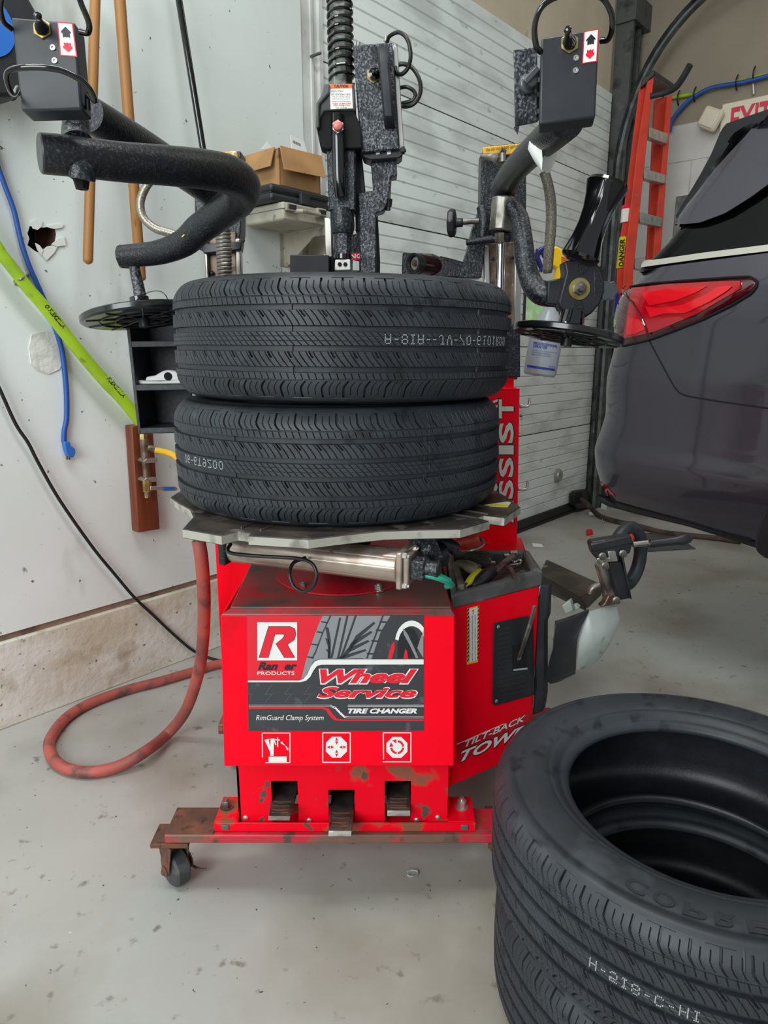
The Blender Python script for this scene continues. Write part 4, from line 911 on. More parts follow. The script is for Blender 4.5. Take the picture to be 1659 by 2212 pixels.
# left upper arm, from the column towards the camera
b = MB(); tb_(b, [(495, 455, 1.72, 56), (440, 405, 1.60, 60), (330, 330, 1.38, 68), (240, 275, 1.24, 73), (190, 245, 1.18, 75)], 24); b.build('upper_arm', 'hammerdark', TCH)
b = MB(); tb_(b, [(94, 332, 1.02, 82), (160, 338, 1.04, 82), (260, 350, 1.09, 80), (360, 358, 1.16, 80), (440, 366, 1.24, 80), (495, 378, 1.32, 80), (524, 402, 1.42, 78), (512, 432, 1.50, 74), (470, 466, 1.58, 66), (430, 496, 1.62, 62), (395, 526, 1.66, 56), (340, 546, 1.70, 50), (262, 554, 1.72, 46)], 28, 8)
la = b.build('swing_arm', 'hammerdark', TCH)
P0, P1 = at(94, 332, 1.02), at(110, 334, 1.025); dv = (P0 - P1).normalized()
b = MB(); b.lathe([(m_of(41, P0), -.004), (m_of(41, P0), .003), (m_of(38, P0), .005), (0, .005)], P0, dv, 36); b.build('arm_end_cap', 'black', la)
P0 = at(262, 554, 1.72); dv = (at(262, 554, 1.72) - at(300, 553, 1.71)).normalized() - Yv * .9; dv.normalize()
b = MB(); b.lathe([(m_of(24, P0), -.02), (m_of(24, P0), .002), (m_of(22, P0), .004), (0, .0045)], P0, dv, 36); b.build('arm_end_cap', 'black', la)
b = MB(); tb_(b, [(165, 262, 1.07, 56), (163, 300, 1.06, 58), (168, 318, 1.05, 76)], 28, 3); tb_(b, [(172, 360, 1.04, 66), (176, 376, 1.035, 58), (176, 388, 1.035, 56)], 28, 2); b.build('pivot_post', 'hammer', TCH)
b = MB(); q = at(176, 389, 1.05); b.lathe([(.012, .001), (.009, -.012), (.0, -.012)], q, Z, 6); b.build('pivot_socket', 'darkhole', TCH)
b = MB(); yel = [(393, 512), (403, 504), (412, 506), (417, 513)]
b.tube([on(x, y, at(410, 508, 1.61), (-.25, -1, .3), .006) for x, y in yel], .0015, 6); b.build('paint_mark', 'tooly', la)
# left press disc
def disc_part(c, n, R, label=None, ribs=10):
    n = Vector(n).normalized(); a = Vector((1, 0, 0)); a = (a - n * n.dot(a)).normalized(); v = n.cross(a)
    b = MB(); b.lathe([(.02, .0), (R * .3, -.002), (R * .9, -.004), (R - .004, -.004), (R, 0), (R, .010), (R - .004, .013), (R * .8, .015), (R * .4, .018), (.03, .020)], c, n, 56)
    d = b.build('press_disc', 'blackgloss2', TCH)
    for rr in (.45, .7):
        b = MB(); P = [c + (a * math.cos(t) + v * math.sin(t)) * R * rr - n * .004 for t in np.linspace(0, 2 * PI, 40, endpoint=False)]; b.tube(P, .0022, 6, 1, closed=True); b.build('disc_ring', 'black', d)
    for k in range(ribs):
        t = 2 * PI * k / ribs; e = a * math.cos(t) + v * math.sin(t); b = MB(); b.tube([c + e * .02 - n * .003, c + e * R * .93 - n * .004], .0022, 6, 1); b.build('disc_rib', 'black', d)
    b = MB(); b.lathe([(.013, -.022), (.013, -.004), (.02, -.003)], c, n, 20); b.build('disc_bolt', 'black', d)
    return d
M['blackgloss2'] = mat('black_plastic_gloss', '#121314', .22, 0, [('#2c2e30', 20, .66, .06)], coat=.3)
dc = at(310, 686, 1.70); disc_part(dc, (-.14, .10, 1), m_of(258, dc) / 2)
b = MB(); tb_(b, [(290, 575, 1.72, 22), (303, 640, 1.71, 26)], 18, 1); b.build('disc_post', 'hammerlight', TCH)
b = MB(); b.lathe([(.042, 0), (.034, .006), (.026, .014), (.022, .020), (.022, .036), (.019, .038)], at(306, 676, 1.70), (-.13, .08, 1), 32); b.build('disc_hub', 'blackgloss', TCH)
b = MB(); tb_(b, [(312, 636, 1.71, 2), (325, 630, 1.71, 2), (345, 629, 1.71, 2), (358, 638, 1.71, 2), (365, 655, 1.72, 2)], 6); b.build('thin_wire', 'wireblack', TCH)
# control boxes
def box_from(front, d, name):
    b = MB(); b.prism(front, d); return b.build(name, 'blackbox', TCH, bevel=.003)
Y0 = 1.0
fr = [at(23, 36, Y0), at(161, 47, Y0), at(177, 236, Y0 - .015), at(45, 239, Y0 - .015)]
nb = (fr[1] - fr[0]).cross(fr[3] - fr[0]).normalized()
if nb.y > 0: nb = -nb
b = MB(); V_ = [p for p in fr] + [p - nb * .032 for p in fr]
b.add(V_, [(0, 1, 2, 3), (7, 6, 5, 4), (0, 4, 5, 1), (1, 5, 6, 2), (2, 6, 7, 3), (3, 7, 4, 0)]); cbl = b.build('control_box', 'blackbox', TCH, bevel=.003)
def bxp(px, py, off=.0): return on(px, py, fr[0], nb, off)
def arrow_sticker(f, quad, name='arrow_sticker', worn=False, parent=None):
    """quad: tl, tr, br, bl in pixels"""
    def q(u, v, off): 
        tl, tr2, br2, bl2 = quad; x = (tl[0] * (1 - u) + tr2[0] * u) * (1 - v) + (bl2[0] * (1 - u) + br2[0] * u) * v; y = (tl[1] * (1 - u) + tr2[1] * u) * (1 - v) + (bl2[1] * (1 - u) + br2[1] * u) * v
        return f(x, y, off)
    def mk(pts, m, off, nm):
        b = MB(); b.poly([q(u, v, off) for u, v in pts]); return b.build(nm, m, parent, smooth=False)
    mk([(0, 0), (1, 0), (1, 1), (0, 1)], 'redprint', .0006, name); mk([(.07, .03), (.93, .03), (.93, .97), (.07, .97)], 'white', .0010, 'sticker_field')
    mk([(.5, .12), (.8, .27), (.8, .33), (.72, .30), (.72, .45), (.56, .42), (.5, .45), (.44, .42), (.28, .45), (.28, .30), (.2, .33), (.2, .27)], 'blackprint', .0014, 'up_arrow')
    mk([(.5, .88), (.22, .76), (.22, .68), (.30, .71), (.28, .59), (.42, .62), (.5, .58), (.58, .62), (.72, .59), (.70, .71), (.78, .68), (.78, .76)], 'redprint', .0014, 'down_arrow')
arrow_sticker(bxp, [(123, 47), (157, 50), (167, 123), (130, 120)], parent=cbl)
def toggle(f, n, base, tip, parent, tipoff=.035):
    b = MB(); P = f(*base, .0); b.lathe([(m_of(21, P), 0), (m_of(21, P), .003)], P, n, 6); b.build('switch_nut', 'brass', parent, bevel=.0008)
    T = f(*tip, tipoff); b = MB(); ax = (T - P).normalized()
    L_ = (T - P).length
    b.lathe([(m_of(15, P), .002), (m_of(14, P), .008), (m_of(9, P), L_ * .45), (m_of(6.5, P), L_ * .7), (m_of(7, P), L_ * .85), (m_of(8, P), L_ * .95), (m_of(5, P), L_ * 1.04), (0, L_ * 1.06)], P, ax, 24); b.build('toggle_switch', 'blackgloss', parent)
toggle(bxp, nb, (92, 64), (81, 32), cbl)
for p in ((115, 104), (119, 132)):
    b = MB(); P = bxp(*p, 0); b.lathe([(m_of(6, P), 0), (m_of(6, P), .002), (m_of(3, P), .002), (m_of(3, P), .0005), (0, .0005)], P, nb, 18); b.build('box_screw', 'zinc', cbl)
b = MB(); tb_(b, [(24, 62, 1.0, 13), (6, 44, .985, 13), (2, 5, .97, 13), (25, -50, .96, 13), (90, -85, .96, 13), (150, -50, .97, 13), (176, 10, .98, 13), (192, 50, .99, 13), (190, 70, 1.0, 13), (172, 68, 1.0, 13)], 12); b.build('guard_hoop', 'blackgloss', cbl)
b = MB(); tb_(b, [(38, 190, 1.0, 11), (30, 203, .975, 11), (22, 195, .955, 12), (14, 168, .94, 12), (22, 152, .935, 12), (54, 146, .93, 13), (95, 146, .93, 13), (135, 153, .935, 13), (176, 174, .945, 13), (196, 196, .955, 13), (205, 218, .965, 12), (190, 205, .985, 12), (190, 235, 1.0, 12)], 12); b.build('guard_hoop', 'blackgloss', cbl)
# right assist column
poly_part('assist_column', [(1049, 525), (1130, 520), (1118, 820), (1062, 820)], 2.02, .05, 'bronze')
poly_part('assist_rail', [(1043, 530), (1056, 530), (1062, 700), (1049, 700)], 2.0, .03, 'zinc'); poly_part('assist_rail', [(1112, 520), (1130, 520), (1123, 720), (1110, 720)], 2.0, .03, 'zinc')
poly_part('assist_post', [(1098, 700), (1124, 700), (1124, 815), (1080, 815)], 1.98, .05, 'hammer')
poly_part('assist_carriage', [(1040, 330), (1060, 315), (1137, 306), (1137, 530), (1038, 535), (1038, 448)], 2.03, .06, 'hammer')
cs = poly_part('carriage_sticker', [(1043, 318), (1132, 308), (1126, 330), (1045, 341)], 2.02, .02, 'stickerworn', .002)
b = MB(); q = [at(x, y, 2.018) for x, y in ((1050, 329), (1122, 319), (1050, 320))]; put_text(b, 'Use only manufacturer approved', q[0], q[1], q[2], 0, 0, 0); b.build('sticker_text', 'blackprint', cs, smooth=False)
b = MB(); q = [at(x, y, 2.018) for x, y in ((1053, 339), (1085, 335), (1053, 331))]; put_text(b, 'grease only', q[0], q[1], q[2], 0, 0, 0); b.build('sticker_text', 'blackprint', cs, smooth=False)
poly_part('lower_support', [(1037, 448), (1062, 450), (1050, 520), (1040, 600), (990, 600), (1010, 540), (1022, 490)], 1.97, .05, 'hammer')
b = MB(); tb_(b, [(1078, 332, 1.94, 26), (1088, 338, 1.94, 26)], 16, 1); b.build('arm_pivot_bolt', 'black', TCH)
b = MB(); tb_(b, [(1086, 331, 1.9, 14), (1086, 350, 1.9, 14)], 12, 1); tb_(b, [(1040, 338, 1.98, 12), (1065, 340, 1.96, 16), (1082, 348, 1.93, 22)], 14, 2); b.build('carriage_lug', 'wornsteel', TCH)
b = MB(); tb_(b, [(1088, 405, 1.90, 52), (1098, 385, 1.84, 52), (1122, 355, 1.68, 56), (1158, 320, 1.48, 62), (1195, 288, 1.32, 70), (1225, 262, 1.24, 74)], 28); b.build('upper_arm', 'hammerdark', TCH)
b = MB(); q = at(1090, 395, 1.9); tb_(b, [(1092, 395, 1.9, 46), (1091, 432, 1.9, 44)], 24, 1); b.build('arm_bearing', 'hammerdark', TCH)
b = MB(); q0, q1 = at(1089, 427, 1.88), at(1082, 500, 1.88); b.lathe([(m_of(27, q0), 0), (m_of(27, q0), (q1 - q0).length)], q0, q1 - q0, 8); b.build('hex_collar', 'wornsteel', TCH, bevel=.004)
b = MB(); tb_(b, [(1104, 446, 1.86, 34), (1122, 470, 1.84, 38), (1130, 520, 1.80, 42), (1136, 570, 1.77, 44), (1148, 610, 1.75, 46), (1168, 634, 1.73, 48), (1200, 638, 1.72, 50), (1215, 638, 1.71, 50)], 24); b.build('swing_arm', 'hammer2', TCH) if 'hammer2' in M else b.build('swing_arm', 'hammer', TCH)
# clamp knob and its screw
b = MB(); b.lathe([(m_of(28, at(978, 482, 1.93)), -.008), (m_of(30, at(978, 482, 1.93)), 0), (m_of(28, at(978, 482, 1.93)), .010), (.012, .012), (.012, .03)], at(975, 482, 1.93), (1, -.25, 0), 8); b.build('clamp_knob', 'black', TCH, bevel=.003)
b = MB(); tb_(b, [(990, 480, 1.93, 12), (1042, 477, 1.93, 12)], 12, 1); b.build('clamp_screw', 'wornsteel', TCH)
b = MB(); tb_(b, [(1040, 448, 1.94, 22), (1046, 480, 1.93, 28), (1042, 512, 1.93, 22)], 16, 3); tb_(b, [(1008, 524, 1.93, 12), (1045, 519, 1.91, 16), (1080, 514, 1.89, 20), (1100, 512, 1.89, 22)], 14, 3); b.build('clamp_lug', 'hammerdark', TCH)
b = MB(); tb_(b, [(1081, 504, 1.88, 24), (1081, 524, 1.88, 24)], 6, 1); b.build('rod_nut', 'wornsteel', TCH)
b = MB(); tb_(b, [(1082, 524, 1.9, 19), (1080, 640, 1.9, 19)], 20, 1); b.build('guide_rod', 'chrome', TCH)
for (x, y) in ((1063, 559), (1106, 556)):
    b = MB(); b.lathe([(.005, 0), (.005, .005), (.003, .006)], at(x, y, 2.015), -Yv, 12); b.build('rail_bolt', 'black', TCH)
# roller head at right
yR = 1.66
b = MB(); ra_ = at(1252, 560, yR); rb2 = at(1306, 415, yR); axr = (rb2 - ra_); Lr = axr.length
r_ = lambda px: m_of(px, ra_) / 2
b.lathe([(r_(52), -.006), (r_(78), .0), (r_(84), .006), (r_(80), .016), (r_(68), .045), (r_(62), .075), (r_(64), .105), (r_(74), .135), (r_(86), .155), (r_(90), .163), (r_(84), .170), (r_(50), .171), (0, .166)], ra_, axr, 48); b.build('roller', 'blackgloss', TCH)
hd = [(1218, 565), (1222, 590), (1205, 655), (1213, 670), (1250, 684), (1262, 688), (1280, 676), (1297, 655), (1306, 630), (1306, 600), (1298, 578), (1284, 563), (1262, 556)]
b = MB(); b.prism(P_(hd, 1.665), (0, .05, 0)); head = b.build('roller_head', 'black', TCH, bevel=.005)
for pts in ([(1246, 572), (1268, 568), (1276, 578), (1262, 592), (1246, 592)], [(1238, 652), (1258, 650), (1262, 668), (1250, 676), (1236, 668)], [(1284, 582), (1296, 596), (1300, 622), (1296, 640), (1284, 646)]):
    b = MB(); b.prism(P_(pts, 1.6645), (0, .002, 0)); b.build('casting_pocket', 'darkhole2', head, bevel=.001) if 'darkhole2' in M else b.build('casting_pocket', 'hammerdark', head, bevel=.001)
b = MB(); b.prism(P_([(1184, 606), (1218, 600), (1212, 660), (1182, 656)], 1.685), (0, .03, 0)); b.build('head_socket', 'black', TCH, bevel=.003)
P = at(1251, 624, 1.664); b = MB(); b.lathe([(r_(46), 0), (r_(46), .004), (r_(30), .0045)], P, -Yv, 36); b.build('head_washer', 'brass', TCH)
b = MB(); b.lathe([(r_(30), .004), (r_(30), .012), (r_(26), .014)], P, -Yv, 6); b.lathe([(r_(17), .004), (r_(17), .026), (r_(13), .028), (0, .028)], P, -Yv, 18); b.build('head_bolt', 'wornsteel', TCH)
b = MB(); sk = []
c = at(1316, 628, 1.67)
for k in range(40):
    t = 2 * PI * k / 40; sk.append((t, m_of(20, c) * (1 + .13 * math.cos(6 * t))))
b.prism([c + X * (r * math.cos(t)) + Z * (r * math.sin(t)) for t, r in sk], (0, .014, 0)); b.build('star_knob', 'knobgrey', TCH, bevel=.002)
b = MB(); tb_(b, [(1290, 630, 1.68, 22), (1308, 629, 1.68, 18)], 14, 1); b.build('knob_shaft', 'black', TCH)
dr = at(1226, 730, 1.66); disc_part(dr + Z * .003, (.17, .07, 1), m_of(236, dr) / 2, ribs=10)
b = MB(); b.lathe([(.058, 0), (.046, .005), (.036, .014), (.030, .028), (.028, .044), (.026, .054)], at(1228, 724, 1.66), (.16, .05, 1), 40); b.build('disc_hub', 'blackgloss', TCH)
# right control box
Y1 = 1.13
fr2 = [at(1169, 81, Y1), at(1295, 60, Y1), at(1286, 253, Y1 - .012), at(1165, 268, Y1 - .012)]
nb2 = (fr2[1] - fr2[0]).cross(fr2[3] - fr2[0]).normalized()
if nb2.y > 0: nb2 = -nb2
b = MB(); V_ = [p for p in fr2] + [p - nb2 * .036 + Vector((.006, 0, 0)) for p in fr2]
b.add(V_, [(0, 1, 2, 3), (7, 6, 5, 4), (0, 4, 5, 1), (1, 5, 6, 2), (2, 6, 7, 3), (3, 7, 4, 0)]); cbr = b.build('control_box', 'blackbox', TCH, bevel=.003)
def bxr(px, py, off=.0): return on(px, py, fr2[0], nb2, off)
arrow_sticker(bxr, [(1261, 68), (1294, 62), (1290, 133), (1257, 138)], parent=cbr)
toggle(bxr, nb2, (1230, 95), (1226, 62), cbr)
for p in ((1244, 126), (1243, 153)):
    b = MB(); P = bxr(*p, 0); b.lathe([(m_of(6, P), 0), (m_of(6, P), .002), (m_of(3, P), .002), (m_of(3, P), .0005), (0, .0005)], P, nb2, 18); b.build('box_screw', 'zinc', cbr)
b = MB(); tb_(b, [(1168, 112, 1.13, 13), (1158, 98, 1.12, 13), (1155, 55, 1.11, 13), (1170, 15, 1.10, 13), (1205, -8, 1.10, 13), (1260, -18, 1.10, 13), (1300, -5, 1.11, 13), (1320, 28, 1.12, 13), (1322, 60, 1.13, 13), (1314, 84, 1.15, 13), (1298, 88, 1.16, 13)], 12); b.build('guard_hoop', 'blackgloss', cbr)
b = MB(); b.prism(P_([(1110, 107), (1161, 101), (1160, 259), (1147, 266), (1113, 273)], 1.16), (0, .004, 0)); b.prism(P_([(1110, 273), (1122, 271), (1119, 290), (1112, 278)], 1.158), (0, .004, 0)); sp2 = b.build('switch_plate', 'hammerlight', TCH, bevel=.001)
P = at(1137, 184, 1.158); b = MB(); b.lathe([(m_of(19, P), 0), (m_of(19, P), .008), (m_of(14, P), .010), (m_of(14, P), .022), (m_of(11, P), .024), (0, .024)], P, -Yv + X * .2, 28); b.box(P + Vector((.002, -.026, .004)), (.008, .008, .026), Matrix.Rotation(math.radians(45), 3, 'Y')); b.build('selector_knob', 'knobgrey', TCH, bevel=.0015)
b = MB(); b.prism(P_([(1156, 150), (1170, 150), (1170, 250), (1156, 255)], 1.172), (0, .03, 0)); b.build('plate_spacer', 'black', TCH)
for y in (172, 203, 240):
    b = MB(); b.prism(P_([(1160, y - 5), (1166, y - 5), (1166, y + 5), (1160, y + 5)], 1.168), (0, .003, 0)); b.build('spacer_slot', 'zinc', TCH)
# paper manual strip wound round the right arm
b = MB()
A1 = [(1157, 283), (1143, 306), (1140, 322), (1152, 345), (1166, 366)]; A2 = [(1166, 268), (1166, 300), (1170, 318), (1172, 345), (1170, 368)]
rows = [[at(x, y, 1.40 - .01 * i) for i, (x, y) in enumerate(A1)], [at((x + u) / 2 + 1, (y + v) / 2, 1.37 - .01 * i) for i, ((x, y), (u, v)) in enumerate(zip(A1, A2))], [at(x, y, 1.36 - .01 * i) for i, (x, y) in enumerate(A2)]]
b.grid(rows, Vector((.0005, .0006, 0))); b.build('arm_label', 'paper', TCH, angle=60)
b = MB(); rows = [[at(x, y, Y) for x, y, Y in r] for r in ([(1166, 360, 1.36), (1180, 374, 1.40), (1188, 372, 1.42), (1196, 355, 1.44)], [(1170, 345, 1.36), (1182, 345, 1.40), (1192, 340, 1.42), (1204, 325, 1.44)], [(1180, 330, 1.38), (1190, 325, 1.40), (1205, 308, 1.42), (1214, 298, 1.44)])]; b.grid(rows, Vector((.0006, .0006, 0))); b.build('arm_label', 'paper', TCH, angle=60)
b = MB(); tb_(b, [(1176, 372, 1.55, 22), (1184, 400, 1.56, 22), (1190, 440, 1.58, 23), (1190, 490, 1.60, 23), (1186, 540, 1.62, 22), (1183, 580, 1.64, 22)], 16); b.build('braided_hose', 'braid', TCH)
b = MB(); tb_(b, [(1183, 578, 1.64, 24), (1183, 590, 1.64, 18)], 16, 1); b.build('hose_ferrule', 'wornsteel', TCH)
# left braided hose
b = MB(); tb_(b, [(330, 385, 1.9, 16), (312, 410, 1.9, 18), (303, 440, 1.9, 18), (310, 470, 1.9, 18), (335, 493, 1.9, 18), (370, 504, 1.9, 18), (420, 520, 1.9, 16)], 14); b.build('braided_hose', 'braid', TCH)
# ---- centre tower
yT = 1.98
poly_part('tower_column', [(722, 505), (800, 505), (812, 600), (812, 800), (716, 800), (716, 600)], 2.08, .08, 'hammer')
poly_part('tower_rail', [(700, 470), (716, 470), (720, 620), (705, 620)], 2.02, .04, 'steel')
poly_part('tower_box', [(626, 550), (711, 551), (711, 640), (627, 640)], 1.97, .12, 'blackmatte')
poly_part('tower_bracket', [(711, 553), (720, 553), (720, 640), (711, 640)], 1.99, .12, 'darkhole')
b = MB(); b.prism(P_([(757, 547), (802, 546), (802, 561), (757, 562)], 2.075), (0, .002, 0)); wl_ = b.build('warning_label', 'redprint', TCH)
b = MB(); q = [at(x, y, 2.073) for x, y in ((700, 559), (781, 558), (700, 549))]; put_text(b, 'WARNING', q[0], q[1], q[2], 0, .03); b.build('warning_text', 'white', wl_, smooth=False)
b = MB(); b.prism(P_([(762, 562), (776, 565), (776, 600), (762, 600)], 2.074), (0, .002, 0)); b.build('label_field', 'white', wl_)
# tool post with its spring, head and carriage
def zpost(px, py, Y): return at(px, py, Y)
b = MB(); A_, B_ = at(731, -60, 1.92), at(736, 200, 1.88); wv = (B_ - A_); b.lathe([(m_of(26, B_), 0), (m_of(26, B_), wv.length)], A_, wv, 6); b.build('hex_post', 'postgrey', TCH, bevel=.002)
b = MB(); b.coil(at(732, -60, 1.91), at(738, 182, 1.88), m_of(26, B_), m_of(3.0, B_), 14, 8, 20); b.build('return_spring', 'blackgloss', TCH)
b = MB(); b.prism(P_([(694, 212), (712, 182), (765, 180), (768, 238), (700, 240), (682, 275)], 1.84), (0, .06, 0)); b.prism(P_([(694, 205), (700, 180), (712, 180), (712, 200), (690, 225), (690, 275), (683, 278), (683, 222)], 1.83), (0, .05, 0)); hc = b.build('head_cover', 'jambdark', TCH, bevel=.003) if 'jambdark' in M else b.build('head_cover', 'darksteel', TCH, bevel=.003)
b = MB(); b.prism(P_([(683, 272), (696, 240), (765, 237), (780, 275), (782, 320), (705, 322), (692, 318)], 1.845), (0, .05, 0)); b.build('cover_inner', 'darkhole', TCH, bevel=.003)
b = MB(); b.prism(P_([(712, 182), (760, 181), (762, 234), (714, 236)], 1.838), (0, .001, 0)); cl_ = b.build('caution_label', 'white', TCH, smooth=False)
b = MB(); b.prism(P_([(713, 182), (760, 181), (760, 190), (713, 191)], 1.8372), (0, .0006, 0)); b.build('caution_band', 'stickerorange', cl_, smooth=False)
def ytext(name, rows_, Y, m, parent):
    b = MB()
    for t, x0, y0, x1, y1, bo in rows_:
        q = [at(x, y, Y) for x, y in ((x0, y0), (x1, y0 - (0)), (x0, y1))]; put_text(b, t, q[0], q[1], q[2], 0, bo)
    return b.build(name, m, parent, smooth=False)
ytext('caution_text', [('CAUTION', 722, 189, 752, 183, .04), ('PINCH POINT', 716, 199, 742, 195, 0), ('USE CENTERING HERE', 716, 206, 757, 202, 0), ('only the handle setting', 718, 211, 756, 207.5, 0), ('and slide lock pulled.', 718, 215.5, 756, 212, 0), ('Keep hands and fingers', 717, 221, 758, 217.5, 0), ('when sliding tower', 720, 229.5, 756, 226, 0), ('back and forth.', 725, 234, 750, 230.5, 0)], 1.8366, 'blackprint', cl_)
ytext('caution_text', [('CLEAR OF MACHINE', 718, 225.5, 758, 222, .03)], 1.8366, 'stickerorange', cl_)
b = MB(); b.prism(P_([(704, 285), (768, 280), (768, 455), (710, 455)], 1.86), (0, .06, 0)); b.build('head_housing', 'hammer', TCH, bevel=.004)
b = MB(); tb_(b, [(728, 248, 1.84, 26), (730, 300, 1.835, 30), (732, 380, 1.835, 30), (736, 425, 1.84, 26)], 18, 3); b.build('lock_handle', 'blackgloss', TCH)
b = MB(); P = at(730, 273, 1.815); b.lathe([(m_of(11, P), -.01), (m_of(11, P), .004), (m_of(9, P), .010), (m_of(6, P), .012), (0, .0125)], P, -Yv, 24); b.build('lock_button', 'pink', TCH)
b = MB(); b.lathe([(m_of(13, P), -.012), (m_of(13, P), .001)], P, -Yv, 6); b.build('button_nut', 'zinc', TCH)
b = MB(); tb_(b, [(738, 452, 1.88, 50), (739, 470, 1.88, 52), (740, 490, 1.88, 52), (740, 505, 1.88, 46)], 28, 2); b.build('post_sleeve', 'hammer', TCH)
b = MB(); A_, B_ = at(740, 503, 1.88), at(741, 556, 1.88); b.lathe([(m_of(20, A_), 0), (m_of(19, A_), (B_ - A_).length)], A_, B_ - A_, 6); b.build('lower_hex', 'hammerlight', TCH, bevel=.001)
b = MB(); tb_(b, [(741, 550, 1.87, 36), (741, 560, 1.87, 38)], 24, 1); b.build('post_collar', 'blackgloss', TCH)
b = MB(); b.prism(P_([(724, 561), (756, 560), (757, 583), (723, 584)], 1.85), (0, .03, 0)); mh = b.build('mount_head_block', 'paperwhite', TCH, bevel=.002) if 'paperwhite' in M else b.build('mount_head_block', 'offwhite', TCH, bevel=.002)
for x in (734, 746):
    b = MB(); b.lathe([(.0052, 0), (.0052, .001)], at(x, 571, 1.8495), -Yv, 20); b.build('block_hole', 'darkhole', mh)
# pneumatic box with the grab handle, stepped arm under it
b = MB(); b.prism(P_([(762, 97), (847, 91), (862, 322), (780, 330)], 1.86), (0, .05, 0)); pb = b.build('valve_box', 'hammerlight', TCH, bevel=.003)
b = MB(); b.prism(P_([(848, 96), (859, 100), (872, 300), (872, 325), (862, 325)], 1.885), (0, .04, 0)); b.build('valve_box_side', 'zinc', TCH, bevel=.002)
b = MB(); rows = [(824, 100, 1.86), (826, 108, 1.835), (828, 135, 1.82), (834, 200, 1.82), (838, 250, 1.82), (840, 268, 1.835), (841, 277, 1.86)]
b.grid([[at(x - 10, y, Y) for x, y, Y in rows], [at(x - 6, y, Y - .006) for x, y, Y in rows], [at(x + 8, y, Y - .006) for x, y, Y in rows], [at(x + 13, y, Y) for x, y, Y in rows]], (0, .010, 0)); b.build('grab_handle', 'blackmatte', pb, bevel=.003, angle=50)
P = at(807, 163, 1.859); b = MB(); b.lathe([(m_of(16, P), 0), (m_of(16, P), .003)], P, -Yv, 6); b.build('button_nut', 'brass', pb); b = MB(); b.lathe([(m_of(12, P), .002), (m_of(12, P), .012), (m_of(6, P), .014), (m_of(6, P), .024), (m_of(3, P), .027), (0, .027)], P, -Yv + X * .15, 24); b.build('tilt_button', 'blackgloss', pb)
b = MB(); b.prism(P_([(800, 340), (856, 330), (858, 380), (844, 382), (842, 410), (836, 440), (830, 455), (812, 460), (812, 590), (778, 592), (776, 500), (773, 415), (806, 412)], 1.90), (0, .05, 0)); b.build('stepped_bracket', 'hammerlight', TCH, bevel=.003)
b = MB(); b.prism(P_([(780, 326), (870, 318), (870, 335), (862, 342), (800, 346), (785, 340)], 1.875), (0, .06, 0)); b.build('bracket_head', 'black', TCH, bevel=.003)
for x in (816, 840):
    b = MB(); b.prism(P_([(x - 4, 328), (x + 4, 327), (x + 4, 333), (x - 4, 334)], 1.873), (0, .002, 0)); b.build('bracket_slot', 'white', TCH)
bolt('bracket_bolt', at(864, 325, 1.88), X, .009, .012, 'black', washer=False)
b = MB(); tb_(b, [(842, 380, 1.93, 9), (839, 430, 1.93, 9)], 12, 1); b.build('damper_rod', 'steel', TCH); b = MB(); tb_(b, [(839, 430, 1.92, 18), (838, 446, 1.92, 16)], 14, 1); tb_(b, [(838, 446, 1.92, 12), (838, 455, 1.92, 11)], 6, 1); b.build('damper_end', 'black', TCH)
b = MB(); b.prism(P_([(764, 270), (776, 275), (790, 420), (786, 500), (768, 500)], 1.93), (0, .05, 0)); b.build('tower_spine', 'black', TCH, bevel=.003)
poly_part('tower_side', [(812, 460), (816, 462), (821, 560), (820, 620), (812, 620)], 1.98, .08, 'black')
b = MB(); tb_(b, [(836, 92, 1.90, 8), (842, 78, 1.88, 8), (862, 70, 1.86, 8), (880, 85, 1.85, 9), (887, 118, 1.85, 9), (882, 145, 1.86, 9), (868, 160, 1.87, 9), (856, 156, 1.88, 9), (856, 144, 1.89, 9), (870, 138, 1.89, 9), (890, 146, 1.88, 9), (906, 172, 1.87, 9), (908, 200, 1.87, 9), (896, 222, 1.87, 9), (878, 230, 1.88, 9), (864, 228, 1.90, 9)], 10); b.build('coiled_air_line', 'wireblack', TCH)
b = MB(); tb_(b, [(862, 190, 1.90, 8), (880, 188, 1.89, 8), (896, 200, 1.89, 8), (892, 216, 1.89, 8), (866, 224, 1.90, 8)], 10); b.build('coiled_air_line', 'wireblack', TCH)
for (x, y) in ((774, 95), (834, 82), (854, 100)):
    b = MB(); tb_(b, [(x, y + 8, 1.9, 10), (x, y - 4, 1.9, 9)], 12, 1); b.build('hose_fitting', 'zinc', TCH)
# cylinder lying behind the top tire
b = MB(); b.prism(P_([(870, 545), (935, 548), (1000, 575), (1000, 600), (868, 600)], 1.99), (0, .02, 0)); b.build('cylinder_mount', 'hammerdark', TCH, bevel=.004)
c0, c1 = at(892, 568, 1.95), at(948, 577, 2.02); dx = (c1 - c0)
b = MB(); b.lathe([(m_of(16, c0), .012), (m_of(16, c0), 0), (m_of(21, c0), 0), (m_of(21, c0), dx.length)], c0, dx, 36); b.build('tilt_cylinder', 'black', TCH)
b = MB(); tb_(b, [(905, 570, 1.965, 43), (946, 577, 2.02, 43)], 32, 1); b.build('cylinder_band', 'redband', TCH) if 'redband' in M else b.build('cylinder_band', 'blackred', TCH)
b = MB(); b.lathe([(m_of(14, c0), .0), (m_of(14, c0), .002)], c0 + dx.normalized() * .010, dx, 24); b.build('cylinder_bore', 'zinc', TCH); b = MB(); b.lathe([(m_of(7, c0), -.006), (m_of(7, c0), .002)], c0 + dx.normalized() * .010, dx, 6); b.build('bore_nut', 'bronze', TCH)
b = MB(); tb_(b, [(948, 577, 2.02, 46), (975, 580, 2.02, 40), (1000, 582, 2.02, 30), (1020, 586, 2.02, 26)], 20, 2); b.build('cylinder_rod_end', 'hammerdark', TCH)
